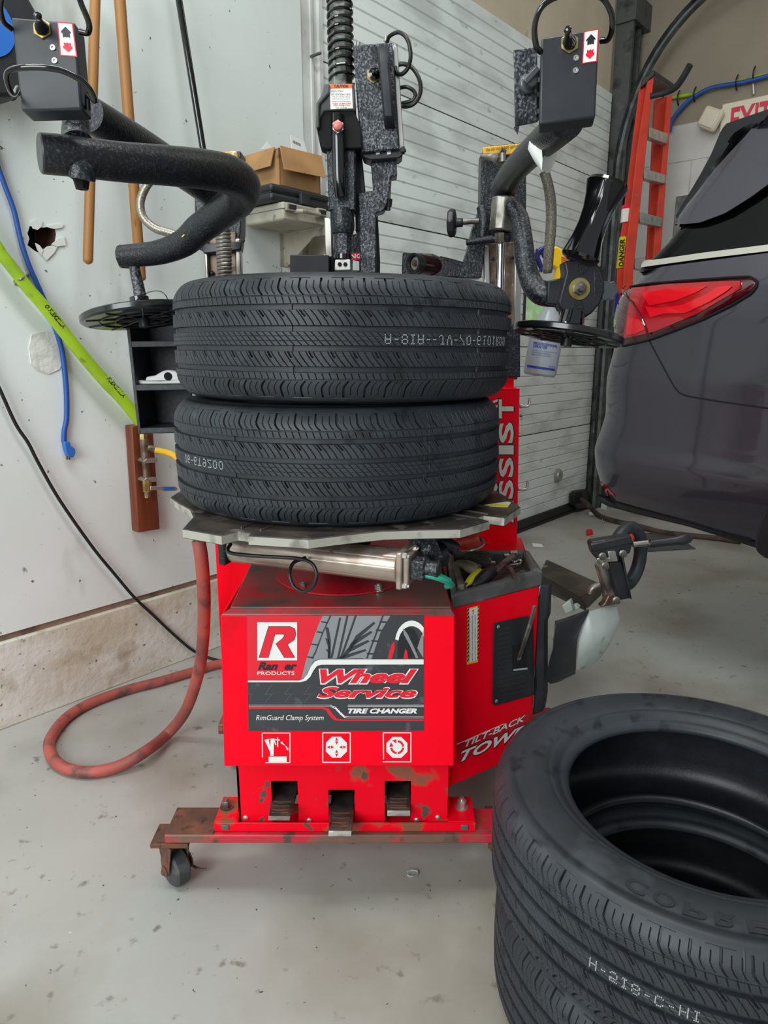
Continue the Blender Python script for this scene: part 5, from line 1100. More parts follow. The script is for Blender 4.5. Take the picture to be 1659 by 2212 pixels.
# side shelf of the machine at left
yS = 1.80; k8 = 2.9625
def sh(pts): return [(x / k8, 400 + y / k8) for x, y in pts]
b = MB(); xi = 415
def shp(pts, Y, d, mb): mb.prism([at(x, y, Y) for x, y in pts], (0, d, 0))
shp([(270, 653), (xi, 651), (xi, 935), (300, 937)], yS + .14, .004, b)
shp([(267, 653), (275, 653), (305, 937), (298, 937)], yS, .145, b)
shp([(275, 653), (xi, 652), (xi, 656), (275, 657)], yS, .145, b)
shp([(300, 925), (xi, 921), (xi, 933), (301, 937)], yS, .145, b)
shp([(283, 737), (xi, 735), (xi, 748), (284, 750)], yS, .145, b)
shp([(292, 831), (xi, 829), (xi, 842), (294, 844)], yS, .145, b)
b.build('side_shelf', 'shelfblack', TCH, bevel=.0015) if 'shelfblack' in M else b.build('side_shelf', 'hammershelf', TCH, bevel=.0015)
b = MB(); b.prism([at(x, y, 1.66) for x, y in ((381, 878), (400, 880), (398, 930), (392, 925))], (0, .05, 0)); b.build('shelf_tab', 'black', TCH, bevel=.002)

# uprights and crossbeam carrying the tower and both assist arms, and the arm of the side shelf
b = MB(); b.bx(-.15, -.02, 2.06, 2.18, .78, 1.42); b.build('tower_base', 'hammer', TCH, bevel=.004)
b = MB(); b.bx(-.56, .30, 2.03, 2.09, .98, 1.05); b.build('crossbeam', 'hammer', TCH, bevel=.004)
b = MB(); b.bx(-.50, -.42, 1.99, 2.05, .98, 1.36); b.bx(-.43, -.36, 2.06, 2.12, .70, 1.0); b.build('assist_post', 'hammer', TCH, bevel=.004)
b = MB(); b.bx(-.60, -.52, 1.945, 2.05, .99, 1.04); b.build('shelf_arm', 'hammer', TCH, bevel=.004)
# ------------------------------------------------------------------ the car
CP_ = Vector((1.176, 2.10, 0)); CF = Vector((.46, -.888, 0)).normalized(); CN = Vector((-.888, -.46, 0)).normalized()
def onc(px, py, off=0.0): return on(px, py, CP_, CN, off)
def cs_(P): return (P - CP_).dot(CF)
def interp(xs, ys, x):
    return float(np.interp(x, xs, ys))
sil = [(1300, 1100), (1290, 1070), (1286, 1052), (1284, 1034), (1282, 1011), (1283, 985), (1284, 962), (1287, 942), (1294, 930), (1301, 915), (1306, 895), (1308, 870), (1308, 835), (1313, 800), (1322, 774), (1329, 739), (1330, 705), (1333, 670), (1337, 638), (1347, 619), (1362, 600), (1382, 580), (1390, 570)]
zw = [.50, .60, .66, .74, .80, .86, .95, 1.10, 1.30, 1.40, 1.50, 1.56]; ww = [-.11, -.060, -.032, -.010, .0, -.010, -.008, .0, -.004, -.020, -.045, -.062]
RCn = .30
def wz_(z): return interp(zw, ww, z)
zs_, s0_ = [], []
for x, y in sil:
    P = onc(x, y, -.293 * RCn); zs_.append(P.z); s0_.append(cs_(P) - .293 * RCn)
o_ = np.argsort(zs_); zs_ = np.array(zs_)[o_]; s0_ = np.array(s0_)[o_]
_zs = np.linspace(zs_[0], zs_[-1], 60); _s = np.interp(_zs, zs_, s0_); _k = np.exp(-np.linspace(-2, 2, 13) ** 2); _k /= _k.sum(); _p = np.pad(_s, 6, mode='edge'); zs_, s0_ = _zs, np.convolve(_p, _k, 'valid')
def outline(z, s0, w0, rc, s_end, n=26, wide=1.75):
    pts = []
    for i in range(14): pts.append((s0 + .02 * (1 - i / 13) , -wide + (wide - rc) * i / 13 if i else -wide))
    for i in range(1, n + 1):
        a = PI / 2 * i / n; pts.append((s0 + rc - rc * math.cos(a), -rc + rc * math.sin(a)))
    m = 30
    for i in range(1, m + 1): pts.append((s0 + rc + (s_end - s0 - rc) * i / m, 0))
    return [CP_ + CF * s + CN * (w + w0) + Z * z for s, w in pts]
zb_body, zt_body = .600, onc(1500, 563).z
def lowz(s): return 0
rows = []
for k in range(64):
    z = zb_body + (zt_body - zb_body) * k / 63
    rows.append(outline(z, interp(zs_, s0_, z), wz_(z), RCn, 1.0))
# lower corner of the bumper tucks in
b = MB(); b.grid(rows); body_geo = (list(b.v), list(b.f))
CAR = thing('car', (CP_.x + .8, CP_.y + .2, 0), 'dark grey metallic car with a red tail light, its rear quarter raised at the right', 'car')
body = MB(); body.grid(rows, -CN * .01 + Vector((0, 0, 0))); bodyo = body.build('body_side', 'carpaint', CAR, angle=50)
bvh = BVHTree.FromPolygons([Vector(v) for v in body_geo[0]], body_geo[1])
def cast(bv, px, py, off=.0):
    r = ray(px, py).normalized(); h = bv.ray_cast(CAMP, r)
    k = 0
    while h[0] is None and k < 14:
        k += 1; r = ray(px + k, py + (k * .5 if py < 600 else 0)).normalized(); h = bv.ray_cast(CAMP, r)
    if h[0] is None: return None
    n = h[1] if h[1].dot(r) < 0 else -h[1]; return h[0] + n * off
def resample(pts, n):
    P = [Vector((x, y)) for x, y in pts]; L = [0]
    for i in range(len(P) - 1): L.append(L[-1] + (P[i + 1] - P[i]).length)
    out = []
    for k in range(n):
        t = L[-1] * k / (n - 1); i = max(j for j in range(len(P)) if L[j] <= t + 1e-9); i = min(i, len(P) - 2)
        out.append(P[i].lerp(P[i + 1], (t - L[i]) / max(L[i + 1] - L[i], 1e-9)))
    return out
def patch(bv, top, bot, nu, nv, off, fb=None, dome=0.0, th=None):
    T = resample(top, nu); B_ = resample(bot, nu); rows = []
    for j in range(nv):
        v = j / (nv - 1); row = []
        for i in range(nu):
            q = T[i].lerp(B_[i], v); u = i / (nu - 1); d = off + dome * (4 * v * (1 - v)) ** .5 * min(1, 6 * (1 - u), 1)
            p = cast(bv, q.x, q.y, d)
            if p is None: p = (fb or onc)(q.x, q.y, -.08 + off)
            row.append(p)
        rows.append(row)
    return rows
def cpatch(name, top, bot, m, off, nu=36, nv=10, bv=None, parent=None, dome=0.0, th=.006):
    b = MB(); rw = patch(bv or bvh, top, bot, nu, nv, off, dome=dome); b.grid(rw, -CN * th); return b.build(name, m, parent or CAR, angle=60)
def seam_px(name, pts, m, d, bv=None, off=.0, parent=None, n=30):
    b = MB(); Q = resample(pts, n); P = [cast(bv or bvh, q.x, q.y, off) for q in Q]; P = [p for p in P if p is not None]
    b.tube(P, d, 6, 1); return b.build(name, m, parent or CAR)
seam_px('panel_gap', [(1401, 733), (1440, 806), (1452, 828), (1460, 841), (1468, 849), (1478, 854), (1504, 859), (1560, 868), (1655, 881), (1700, 888), (1760, 898)], 'darkhole', .0028)
# tail light
tl_top = [(1337, 634), (1346, 627), (1356, 624), (1403, 616), (1489, 609), (1576, 604), (1620, 602), (1629, 604), (1633, 611)]
tl_bot = [(1333, 739), (1340, 744), (1346, 745), (1403, 731), (1460, 710), (1518, 687), (1576, 658), (1622, 631), (1633, 616)]
tlo = cpatch('tail_light', tl_top, tl_bot, 'taildark', .004, 44, 14, dome=.012, th=.03)
cpatch('lamp_lens', [(1372, 626), (1440, 617), (1560, 611), (1606, 610)], [(1355, 732), (1420, 717), (1520, 676), (1606, 626)], 'tailred', .017, 36, 10, parent=tlo)
cpatch('lamp_light_bar', [(1393, 635), (1460, 626), (1535, 621)], [(1410, 662), (1465, 652), (1512, 634)], 'tailglow', .020, 24, 6, parent=tlo)
cpatch('lamp_light_bar', [(1402, 664), (1425, 668), (1480, 662), (1530, 641), (1560, 622), (1582, 620)], [(1413, 688), (1440, 680), (1490, 678), (1540, 655), (1575, 634), (1590, 622)], 'tailglow', .021, 24, 6, parent=tlo)
cpatch('lamp_light_bar', [(1366, 688), (1380, 690), (1392, 694)], [(1362, 724), (1380, 722), (1400, 712)], 'tailglow', .020, 12, 6, parent=tlo)
seam_px('lamp_divider', [(1350, 624), (1358, 640), (1375, 655), (1390, 680), (1402, 706), (1408, 727)], 'taildark', .003, off=.020, parent=tlo)
seam_px('lamp_edge', [(1345, 623), (1356, 621), (1403, 613), (1489, 606), (1576, 600), (1622, 598), (1636, 606), (1636, 618), (1624, 634), (1578, 662), (1518, 691), (1460, 714), (1403, 735), (1346, 748)], 'darkhole', .0035, off=.004, parent=tlo, n=60)
cpatch('bumper_reflector', [(1293, 1040), (1308, 1047), (1328, 1069)], [(1294, 1054), (1310, 1064), (1330, 1073)], 'tailred', .003, 16, 5)
cpatch('lower_trim', [(1292, 1068), (1310, 1078), (1333, 1084), (1373, 1096), (1489, 1127), (1631, 1171), (1720, 1200)], [(1296, 1084), (1312, 1094), (1336, 1100), (1373, 1110), (1489, 1138), (1629, 1182), (1720, 1214)], 'cartrim', .006, 40, 5, th=.02)
# belt chrome and upper body
up0 = zt_body - .004
sil2 = [(1386, 575), (1404, 563), (1435, 525), (1456, 488), (1460, 470), (1480, 430), (1508, 380), (1535, 331), (1551, 292), (1549, 276), (1559, 267), (1600, 252), (1659, 232), (1700, 218)]
zz2, ss2 = [], []
for x, y in sil2[:10]:
    P = onc(x, y, -.09); zz2.append(P.z); ss2.append(cs_(P) - .03)
ztop = 1.885
def w2(z): return -.052 - (z - up0) * .30
rows = []
for k in range(40):
    z = up0 + (ztop - up0) * k / 39; rows.append(outline(z, interp(zz2, ss2, z), w2(z), .10, 1.0, wide=1.55))
b = MB(); b.grid(rows); bvh2 = BVHTree.FromPolygons([Vector(v) for v in b.v], b.f)
b = MB(); b.grid(rows, -CN * .01); b.build('side_glass', 'carglass', CAR, angle=50)
last = rows[-1]; rr = []
for k in range(9):
    t = k / 8; rr.append([Vector((p.x, p.y, ztop + .10 * math.sin(t * PI / 2))) + (-CN * (.18 * (1 - math.cos(t * PI / 2)))) + CF * .25 * (1 - math.cos(t * PI / 2)) for p in last])
b = MB(); b.grid(rr, Vector((0, 0, -.01))); b.build('roof', 'cartrim', CAR, angle=60)
def ucast(x, y, off=.0):
    p = cast(bvh2, x, y, off); return p if p is not None else onc(x, y, -.15 + off)
def upatch(name, top, bot, m, off, nu=30, nv=12, th=.01):
    T = resample(top, nu); B_ = resample(bot, nu); rw = []
    for j in range(nv): rw.append([ucast(*(T[i].lerp(B_[i], j / (nv - 1))), off) for i in range(nu)])
    b = MB(); b.grid(rw, -CN * th); return b.build(name, m, CAR, angle=60)
upatch('chrome_strip', [(1393, 570), (1402, 566), (1520, 549), (1659, 532), (1740, 522)], [(1390, 580), (1402, 578), (1520, 562), (1659, 546), (1740, 537)], 'carchrome', .012, 50, 4)
upatch('rear_pillar', [(1462, 489), (1510, 431), (1554, 374), (1616, 304), (1659, 252), (1700, 205)], [(1463, 492), (1521, 486), (1575, 466), (1630, 432), (1659, 411), (1700, 380)], 'carpaint', .022)
upatch('spoiler_side', [(1460, 465), (1484, 425), (1512, 378), (1537, 331), (1556, 285), (1566, 268), (1600, 256), (1659, 236), (1700, 220)], [(1461, 487), (1508, 430), (1530, 402), (1552, 373), (1580, 343), (1614, 303), (1630, 284), (1657, 251), (1700, 204)], 'cartrim', .006)
b = MB(); fl_ = [(1662, 1082), (1650, 1098), (1638, 1130), (1630, 1160), (1627, 1178), (1632, 1194), (1648, 1206), (1670, 1214), (1720, 1225), (1740, 1090)]
b.prism([onc(x, y, .012) for x, y in fl_], -CN * .15); b.build('mud_flap', 'cartrim', CAR, bevel=.012)
b = MB(); wc_ = onc(1860, 1010, -.14); b.lathe([(.17, 0), (.30, 0), (.335, .03), (.35, .06), (.35, .17), (.335, .20), (.30, .21), (.17, .21)], wc_, -CN, 48); b.build('rear_wheel', 'rubber', CAR)
b = MB(); pz = onc(2150, 1100, -.5); b.box(Vector((pz.x, pz.y, .28)), (.25, .25, .56)); b.box(Vector((pz.x, pz.y, .57)), (.12, .9, .06), Matrix.Rotation(math.radians(25), 3, 'Z'))
lf = b.build('car_lift', 'darksteel', bevel=.006); tag(lf, 'dark steel lift pad that carries the raised car, just beyond its black mud flap', 'car lift')

# ------------------------------------------------------------------ things on the left wall
def ptag(mb, name, m, label, cat, group=None, **k):
    o = mb.build(name, m, **k); return tag(o, label, cat, group)
def wtube(mb, pts, offs, dpx, seg=14, smooth=6):
    if not isinstance(offs, (list, tuple)): offs = [offs] * len(pts)
    P = [onw(x, y, o) for (x, y), o in zip(pts, offs)]; return mb.tube(P, [m_of(dpx, p) / 2 for p in P], seg, smooth)
b = MB(); P = [onw(208, -90, .10), onw(190, 562, .10)]; r = m_of(21, P[1]) / 2; dd = (P[1] - P[0]).normalized(); b.tube([P[0], P[1], P[1] + dd * .006, P[1] + dd * .012], [r, r, r * .85, r * .3], 20, 1)
ptag(b, 'broom_handle', 'wood', 'light brown wooden pole hanging straight down the white wall, left of the slanting one', 'pole', 'wooden poles on the wall')
b = MB(); P = [onw(252, -90, .13), onw(304, 600, .08)]; r = m_of(22, P[1]) / 2; dd = (P[1] - P[0]).normalized(); b.tube([P[0], P[1], P[1] + dd * .006, P[1] + dd * .012], [r, r, r * .85, r * .3], 20, 1)
ptag(b, 'broom_handle', 'wood', 'darker brown wooden pole hanging at a slant on the white wall, longer of two', 'pole', 'wooden poles on the wall')
b = MB(); b.tube([onw(377, -60, .07), atz(612, 1400, .0) + Vector((0, 0, .002))], .0115, 16, 1); ptag(b, 'pry_bar', 'blackgloss', 'long glossy black bar leaning against the white wall behind the left assist arm', 'bar')
b = MB(); wtube(b, [(-120, -60), (-60, 160), (-14, 330), (8, 395), (30, 455), (45, 520), (62, 572), (80, 613), (97, 652), (112, 690), (126, 728), (136, 770), (143, 840), (144, 900), (139, 930), (138, 955)], .013, 11)
cord = thing('extension_cord', onw(138, 990, .013), 'blue extension cord hanging down the white wall behind the lime hose', 'cord')
b.build('cable', 'blue', cord)
b = MB(); b.prism([onw(x, y, .006) for x, y in ((132, 953), (145, 953), (146, 962), (156, 968), (157, 978), (152, 987), (140, 985), (135, 970))], WN * .022); pg = b.build('plug', 'bluebright', cord, bevel=.003)
for x in (143, 148):
    b = MB(); b.prism([onw(x - 1, 985, .014), onw(x + 2, 986, .014), onw(x + 2, 993, .014), onw(x - 1, 992, .014)], WN * .006); b.build('prong', 'brass', pg)
b = MB(); lp = [(-330, 60), (-160, 305), (-14, 522), (0, 545), (30, 583), (60, 622), (100, 668), (160, 745), (225, 822), (262, 860), (292, 897), (305, 915)]
wtube(b, lp, .042, 26, 18); hose = ptag(b, 'lime_hose', 'lime', 'lime green air hose running diagonally down the white wall to the black shelf', 'hose')
HP = onw(0, 0)
WPOS[hose.name] = hose.location.copy()
hv = BVHTree.FromPolygons([v.co + hose.location for v in hose.data.vertices], [tuple(p.vertices) for p in hose.data.polygons])
b = MB()
for txt, a, c_ in (('O FLEXZILLA', (98, 660), (138, 708)), ('FLEXZILLA', (232, 816), (268, 858))):
    V, Fc = text_geo(txt, .03, .2); A2 = Vector(a); B2 = Vector(c_); d = B2 - A2; nrm = Vector((d.y, -d.x)).normalized() * 9; pts = []
    for v in V:
        q = A2 + d * v[0] + nrm * (v[1] - .35); p = cast(hv, q.x, q.y, .0008); pts.append(p if p is not None else onw(q.x, q.y, .05))
    b.add(pts, Fc)
b.build('hose_print', 'blackprint', hose, smooth=False)
b = MB(); b.prism([onw(x, y, .002) for x, y in ((28, 606), (50, 596), (60, 590), (63, 597), (50, 607), (32, 617))], WN * .003)
b.tube([onw(34, 611, .005), onw(40, 606, .05), onw(47, 601, .062), onw(54, 597, .05), onw(60, 592, .005)], .003, 8); cl = ptag(b, 'hose_clamp', 'alum', 'small metal strap screwed over the lime hose on the white wall', 'clamp')
for (x, y) in ((33, 611), (58, 592)):
    pass
b = MB(); pts = [(-260, 260), (-120, 560), (-20, 800), (0, 842), (34, 916), (61, 957), (84, 1002), (130, 1082), (200, 1182), (250, 1243), (290, 1290), (330, 1328), (380, 1375), (418, 1406)]
P = [onw(x, y, .022) for x, y in pts] + [atz(452, 1421, .008), atz(480, 1428, .008), atz(540, 1440, .008)]
b.tube(P, .0055, 10); ptag(b, 'black_cable', 'wireblack', 'thin black cable sagging down the white wall to the floor at left', 'cable')
# board with the valve
brd = thing('valve_board', onw(315, 1148, .03), 'dark red stained wooden board on the wall carrying a pipe and ball valve', 'board')
b = MB(); b.prism([onw(x, y, .05) for x, y in ((284, 920), (330, 915), (346, 1143), (299, 1151))], WN * -.046); b.build('board', 'redwood', brd, bevel=.004)
def wcyl(name, p0, p1, dpx, m, off=.085, par=brd, seg=18):
    b = MB(); a, c = onw(*p0, off), onw(*p1, off); b.cyl(a, c, m_of(dpx, a) / 2, seg); return b.build(name, m, par)
wcyl('pipe', (309, 935), (319, 1072), 14, 'bronze'); wcyl('pipe_nut', (309, 938), (309, 949), 17, 'brass', seg=6); wcyl('pipe_tee', (311, 948), (314, 986), 19, 'bronze')
wcyl('ball_valve', (317, 1038), (318, 1062), 19, 'brass', seg=8); wcyl('valve_end', (318, 1062), (318, 1075), 13, 'brass', seg=6)
b = MB(); b.tube([onw(314, 968, .085), onw(325, 969, .095), onw(334, 972, .10)], .012, 14, 2); b.build('side_fitting', 'wornsteel', brd)
b = MB(); b.prism([onw(x, y, .105) for x, y in ((324, 1050), (345, 1050), (378, 1051), (383, 1055), (380, 1060), (352, 1061), (345, 1058), (324, 1059))], WN * .004); lvv = b.build('valve_lever', 'zinc', brd, bevel=.001)
b = MB(); b.prism([onw(x, y, .1092) for x, y in ((352, 1052), (377, 1052), (376, 1058), (353, 1059))], WN * .001); b.build('lever_grip', 'bluebright', lvv)
for y in (992, 1033):
    b = MB(); b.prism([onw(x, y + dy, .052) for x, dy in ((296, 2), (302, -4), (325, -5), (325, 4), (302, 6))], WN * .045); b.build('pipe_strap', 'zinc', brd, bevel=.001)
b = MB(); b.tube([onw(334, 972, .10), onw(345, 974, .12), at(372, 982, 2.35), at(400, 1003, 2.3), at(430, 1035, 2.24), at(470, 1090, 2.2), at(520, 1150, 2.2), at(540, 1250, 2.21)], .011, 14); ptag(b, 'yellow_hose', 'yellow', 'short yellow air hose from the pipe on the red board towards the machine', 'hose')
# red hose on the floor
b = MB()
P = [at(429, 1168, 1.68), at(436, 1215, 1.68), at(441, 1300, 1.73), at(438, 1390, 1.82), at(427, 1460, 1.88), at(401, 1535, 1.94), at(362, 1585, 1.96), atz(313, 1624, .045), atz(251, 1657, .022), atz(180, 1668, .018), atz(125, 1650, .018), atz(106, 1612, .018), atz(118, 1580, .018), atz(150, 1545, .018), atz(204, 1515, .018), atz(282, 1488, .018), atz(345, 1472, .018), atz(420, 1450, .018), atz(475, 1434, .018), atz(560, 1425, .018)]
b.tube(P, .0172, 20, 8); ptag(b, 'red_hose', 'hosered', 'thick faded red rubber hose looping over the floor left of the machine', 'hose')
# hose reel at the top left corner
rl = thing('hose_reel', onw(-60, 200, .0), 'large black hose reel with a blue disc at the upper left picture edge', 'hose reel')
rc0 = onw(-72, 78, .06); b = MB(); b.lathe([(.0, .0), (.155, .0), (.165, .01), (.165, .10), (.155, .11), (.10, .115), (0, .115)], rc0, WN, 48); b.build('reel_housing', 'blackmatte', rl, bevel=.003)
b = MB(); b.lathe([(.0, .112), (.076, .112), (.076, .120), (0, .121)], rc0, WN, 48); b.build('blue_disc', 'bluebright', rl)
b = MB(); b.prism([onw(x, y, .01) for x, y in ((-60, -60), (52, -60), (58, 36), (40, 60), (-30, 80))], WN * .02); b.build('reel_bracket', 'blackmatte', rl, bevel=.003)
b = MB(); b.prism([onw(x, y, .05) for x, y in ((5, 195), (30, 190), (36, 206), (28, 220), (14, 214))], WN * .02); b.build('reel_tab', 'blackmatte', rl, bevel=.003)
# shelf with cases
def wall_slab(mb, s0, s1, z0, z1, o0, o1): return wbox(mb, s0, s1, z0, z1, o0, o1)
D = .24; gs0 = onw(612, 460, D).dot(WD); gs1 = onw(703, 480, D).dot(WD); gz0 = onw(612, 474, D).z; gz1 = onw(612, 434, D).z
gc = thing('tool_case', wl((gs0 + gs1) / 2, gz0, .12), 'grey plastic tool case with two dark latches, bottom of the wall stack', 'case')
b = MB(); wbox(b, gs0, gs1, gz0, gz1, .02, D); b.build('case_shell', 'casegrey', gc, bevel=.008)
b = MB(); wbox(b, gs0 - .001, gs1 + .001, (gz0 + gz1) / 2 + .006, (gz0 + gz1) / 2 + .008, .02, D + .001); b.build('case_seam', 'greyplastic', gc)
for x0, x1, y0, y1 in ((614, 636, 437, 455), (681, 700, 449, 466)):
    sa, sb = onw(x0, y0, D).dot(WD), onw(x1, y0, D).dot(WD); za, zb2 = onw(x0, y1, D).z, onw(x0, y0, D).z
    b = MB(); wbox(b, sa, sb, za, zb2, D, D + .014); lt = b.build('latch_frame', 'casegrey', gc, bevel=.003); b = MB(); wbox(b, sa + .008, sb - .006, za + .008, zb2 - .006, D + .012, D + .018); b.build('latch', 'blackmatte', gc, bevel=.002)
sa, sb = onw(636, 455, D).dot(WD), onw(682, 460, D).dot(WD); zz = onw(650, 460, D).z; b = MB(); b.tube([wl(sa, zz, D), wl(sa + .01, zz, D + .03), wl(sb - .01, zz, D + .03), wl(sb, zz, D)], .008, 10, 2); b.build('case_handle', 'casegrey', gc)
for (xa, xb) in ((628, 634), (678, 682)):
    sh_ = onw(xa, 500, .05).dot(WD)
    b = MB(); b.prism([wl(sh_, gz0 - .002, .0), wl(sh_, gz0 - .002, .2), wl(sh_, gz0 - .02, .2), wl(sh_, gz0 - .13, .02), wl(sh_, gz0 - .13, .0)], WD * .004); wbox(b, sh_ - .02, sh_ + .02, gz0 - .13, gz0 - .002, 0, .004)
    ptag(b, 'shelf_bracket', 'casegrey', 'grey metal shelf bracket under the tool case, ' + ('nearer the white wall end' if xa < 650 else 'nearer the garage door'), 'bracket', bevel=.001)
bs0 = onw(600, 420, D - .02).dot(WD); bs1 = onw(712, 430, D - .02).dot(WD); bz0 = gz1 + .001; bz1 = onw(600, 397, D - .02).z
bc = thing('tool_case', wl((bs0 + bs1) / 2, bz0, .12), 'black plastic tool case lying between the grey case and the cardboard box', 'case')
b = MB(); wbox(b, bs0 - .03, bs1, bz0, bz0 + (bz1 - bz0) * .48, .03, D - .02); wbox(b, bs0 - .03, bs1, bz0 + (bz1 - bz0) * .52, bz1, .03, D - .02); b.build('case_shell', 'caseblack', bc, bevel=.01)
b = MB(); wbox(b, bs0 - .025, bs1 - .004, bz0 + (bz1 - bz0) * .46, bz0 + (bz1 - bz0) * .54, .035, D - .026); b.build('case_seam', 'blackgloss', bc)
b = MB(); sa = onw(646, 415, D - .02).dot(WD); wbox(b, sa, sa + .045, bz0 + .004, bz1 - .012, D - .024, D - .008); b.build('latch', 'blackmatte', bc, bevel=.003)
D2 = .20; cs0 = onw(605, 390, D2).dot(WD); cs1 = onw(692, 400, D2).dot(WD); cz0 = bz1 + .001; cz1 = onw(600, 318, D2).z
cb = thing('cardboard_box', wl((cs0 + cs1) / 2, cz0, .1), 'open worn cardboard box on top of the black tool case, its flaps folded outward', 'box')
b = MB(); t_ = .005
wbox(b, cs0, cs1, cz0, cz0 + t_, .03, D2); wbox(b, cs0, cs1, cz0, cz1, D2 - t_, D2); wbox(b, cs0, cs1, cz0, cz1, .03, .03 + t_); wbox(b, cs0, cs0 + t_, cz0, cz1, .03, D2); wbox(b, cs1 - t_, cs1, cz0, cz1, .03, D2); b.build('carton', 'card', cb)
E0 = wl(cs0, cz1, D2)
fl2 = [(594, 318), (527, 338), (530, 362), (546, 370), (585, 359)]; b = MB(); Q = [on(x, y, wl(cs0 - .006 - .02 * (i > 1), 0, 0), -WD) for i, (x, y) in enumerate(fl2)]; b.prism(Q, -WD * .004); b.build('flap', 'card', cb)
fl3 = [(604, 315), (693, 337), (702, 384), (613, 366)]; b = MB(); Q = [onw(x, y, D2 + (.004 if i < 2 else .035)) for i, (x, y) in enumerate(fl3)]; b.prism(Q, WN * .004); b.build('flap', 'card', cb)
b = MB(); b.prism([onw(x, y, .12) for x, y in ((564, 322), (577, 306), (585, 316), (590, 326))], WN * .002); ptag(b, 'paper_sheet', 'paper', 'corner of white paper sticking out of the cardboard box, left of the card', 'paper')
b = MB(); b.prism([onw(x, y, .09) for x, y in ((627, 292), (656, 305), (663, 330), (630, 322))], WN * .002); cd = ptag(b, 'barcode_card', 'paper', 'white card with a small barcode standing in the cardboard box', 'card'); WPOS[cd.name] = cd.location.copy()
b = MB()
for i in range(9):
    x = 633 + i * 1.9; y = 303 + i * .9; b.prism([onw(x, y, .0922), onw(x + .9, y + .4, .0922), onw(x + .9, y + 6, .0922), onw(x, y + 5.6, .0922)], WN * .0004)
b.build('barcode', 'blackprint', cd, smooth=False)
# sticker on the wall behind the tower
b = MB(); b.prism([onw(x, y, .001) for x, y in ((612, 544), (640, 549), (640, 600), (614, 600))], WN * .001); st1 = ptag(b, 'wall_notice', 'paper', 'white notice with a red mark on the wall, beside the black tower box', 'notice'); WPOS[st1.name] = st1.location.copy()
b = MB(); b.prism([onw(x, y, .0024) for x, y in ((617, 551), (624, 553), (625, 574), (628, 579), (619, 572))], WN * .0006); b.build('red_mark', 'redprint', st1, smooth=False)
b = MB(); b.tube([onw(672, 122, .0), onw(680, 119, .03), onw(694, 114, .05)], .006, 8, 2); ptag(b, 'wall_bolt', 'darksteel', 'dark bolt sticking out of the grey strip beside the garage door', 'bolt')
# white guard on the shelf
b = MB(); sb0 = yS + .02
b.prism([at(x, y, sb0) for x, y in ((293, 830), (293, 820), (315, 823), (345, 824), (370, 822), (392, 818), (394, 829))], (0, .06, 0)); b.prism([at(x, y, sb0 + .01) for x, y in ((313, 823), (316, 814), (335, 811), (350, 802), (362, 799), (378, 801), (390, 812), (392, 822))], (0, .03, 0)); wg = ptag(b, 'plastic_guard', 'offwhite', 'white plastic head guard lying in the middle compartment of the black shelf', 'plastic guard', bevel=.003); WPOS[wg.name] = wg.location.copy()
b = MB(); b.lathe([(.0105, 0), (.0105, .001)], at(363, 813, sb0 + .0095), -Yv, 24); b.build('guard_hole', 'darkhole', wg)
# ------------------------------------------------------------------ spray bottle
sb = thing('spray_bottle', at(1165, 818, 2.10), 'cloudy spray bottle with yellow head hanging behind the right roller disc', 'spray bottle')
q0, q1 = at(1165, 812, 2.10), at(1192, 655, 2.10); ax = (q1 - q0).normalized(); L_ = (q1 - q0).length; R_ = m_of(35, q0)
b = MB(); b.lathe([(.0, 0), (R_ * .85, 0), (R_ * .98, .006), (R_, .014), (R_, L_ * .60), (R_ * .97, L_ * .66), (R_ * .80, L_ * .76), (R_ * .50, L_ * .88), (R_ * .40, L_ * .95), (R_ * .40, L_ * 1.0)], q0, ax, 40); bo = b.build('bottle', 'bottle', sb)
bv3 = BVHTree.FromPolygons([v.co + (sb.location + bo.location) for v in bo.data.vertices], [tuple(p.vertices) for p in bo.data.polygons])
kB = 785 / 110.0
def bpx(x, y): return (1130 + x / kB, 520 + y / kB)
def bpoly(name, pts_list, m, texts=(), off=.0012):
    b = MB()
    for pts in pts_list:
        T = [bpx(*p) for p in pts]; rw = []
        for j in range(3):
            rw.append([cast(bv3, *(Vector(T[0]).lerp(Vector(T[1]), i / 9)).lerp(Vector(T[3]).lerp(Vector(T[2]), i / 9), j / 2), off) or at(*T[0], 2.06) for i in range(10)])
        b.grid(rw)
    for (t, a, c, u, bd) in texts:
        V, Fc = text_geo(t, bd); A2, B2, U2 = Vector(bpx(*a)), Vector(bpx(*c)), Vector(bpx(*u)); P = []
        for v in V:
            q = A2 + (B2 - A2) * v[0] + (U2 - A2) * v[1]; P.append(cast(bv3, q.x, q.y, off) or at(q.x, q.y, 2.06))
        b.add(P, Fc)
    return b.build(name, m, sb, smooth=False)
bpoly('label_band', [[(66, 1912), (490, 1976), (484, 2010), (62, 1946)], [(200, 1290), (430, 1325), (428, 1345), (196, 1312)]], 'bluep')
bpoly('label_text', [], 'bluep', [('PROFESSIONAL', (162, 1598), (530, 1650), (170, 1555), .03), ('SPRAYER', (155, 1642), (370, 1672), (162, 1602), .03), ('HEAVY DUTY SPRAYER, ADJUSTABLE SPRAY HEAD', (145, 1692), (520, 1746), (148, 1674), 0), ('FILL WITH CLEANING FLUID ONLY', (140, 1724), (418, 1762), (143, 1706), 0), ('KEEP OUT OF REACH OF CHILDREN', (134, 1756), (425, 1796), (137, 1738), 0), ('SEE BACK', (398, 1946), (488, 1960), (400, 1922), 0)])
Yh = 2.09
b = MB(); yp = [(455, 90), (520, 78), (600, 125), (655, 190), (745, 292), (700, 352), (640, 368), (612, 400), (604, 500), (600, 610), (480, 616), (520, 430), (440, 390), (430, 200)]
b.prism([at(*bpx(x, y), Yh) for x, y in yp], (0, .032, 0)); b.build('spray_head', 'trigger', sb, bevel=.006)
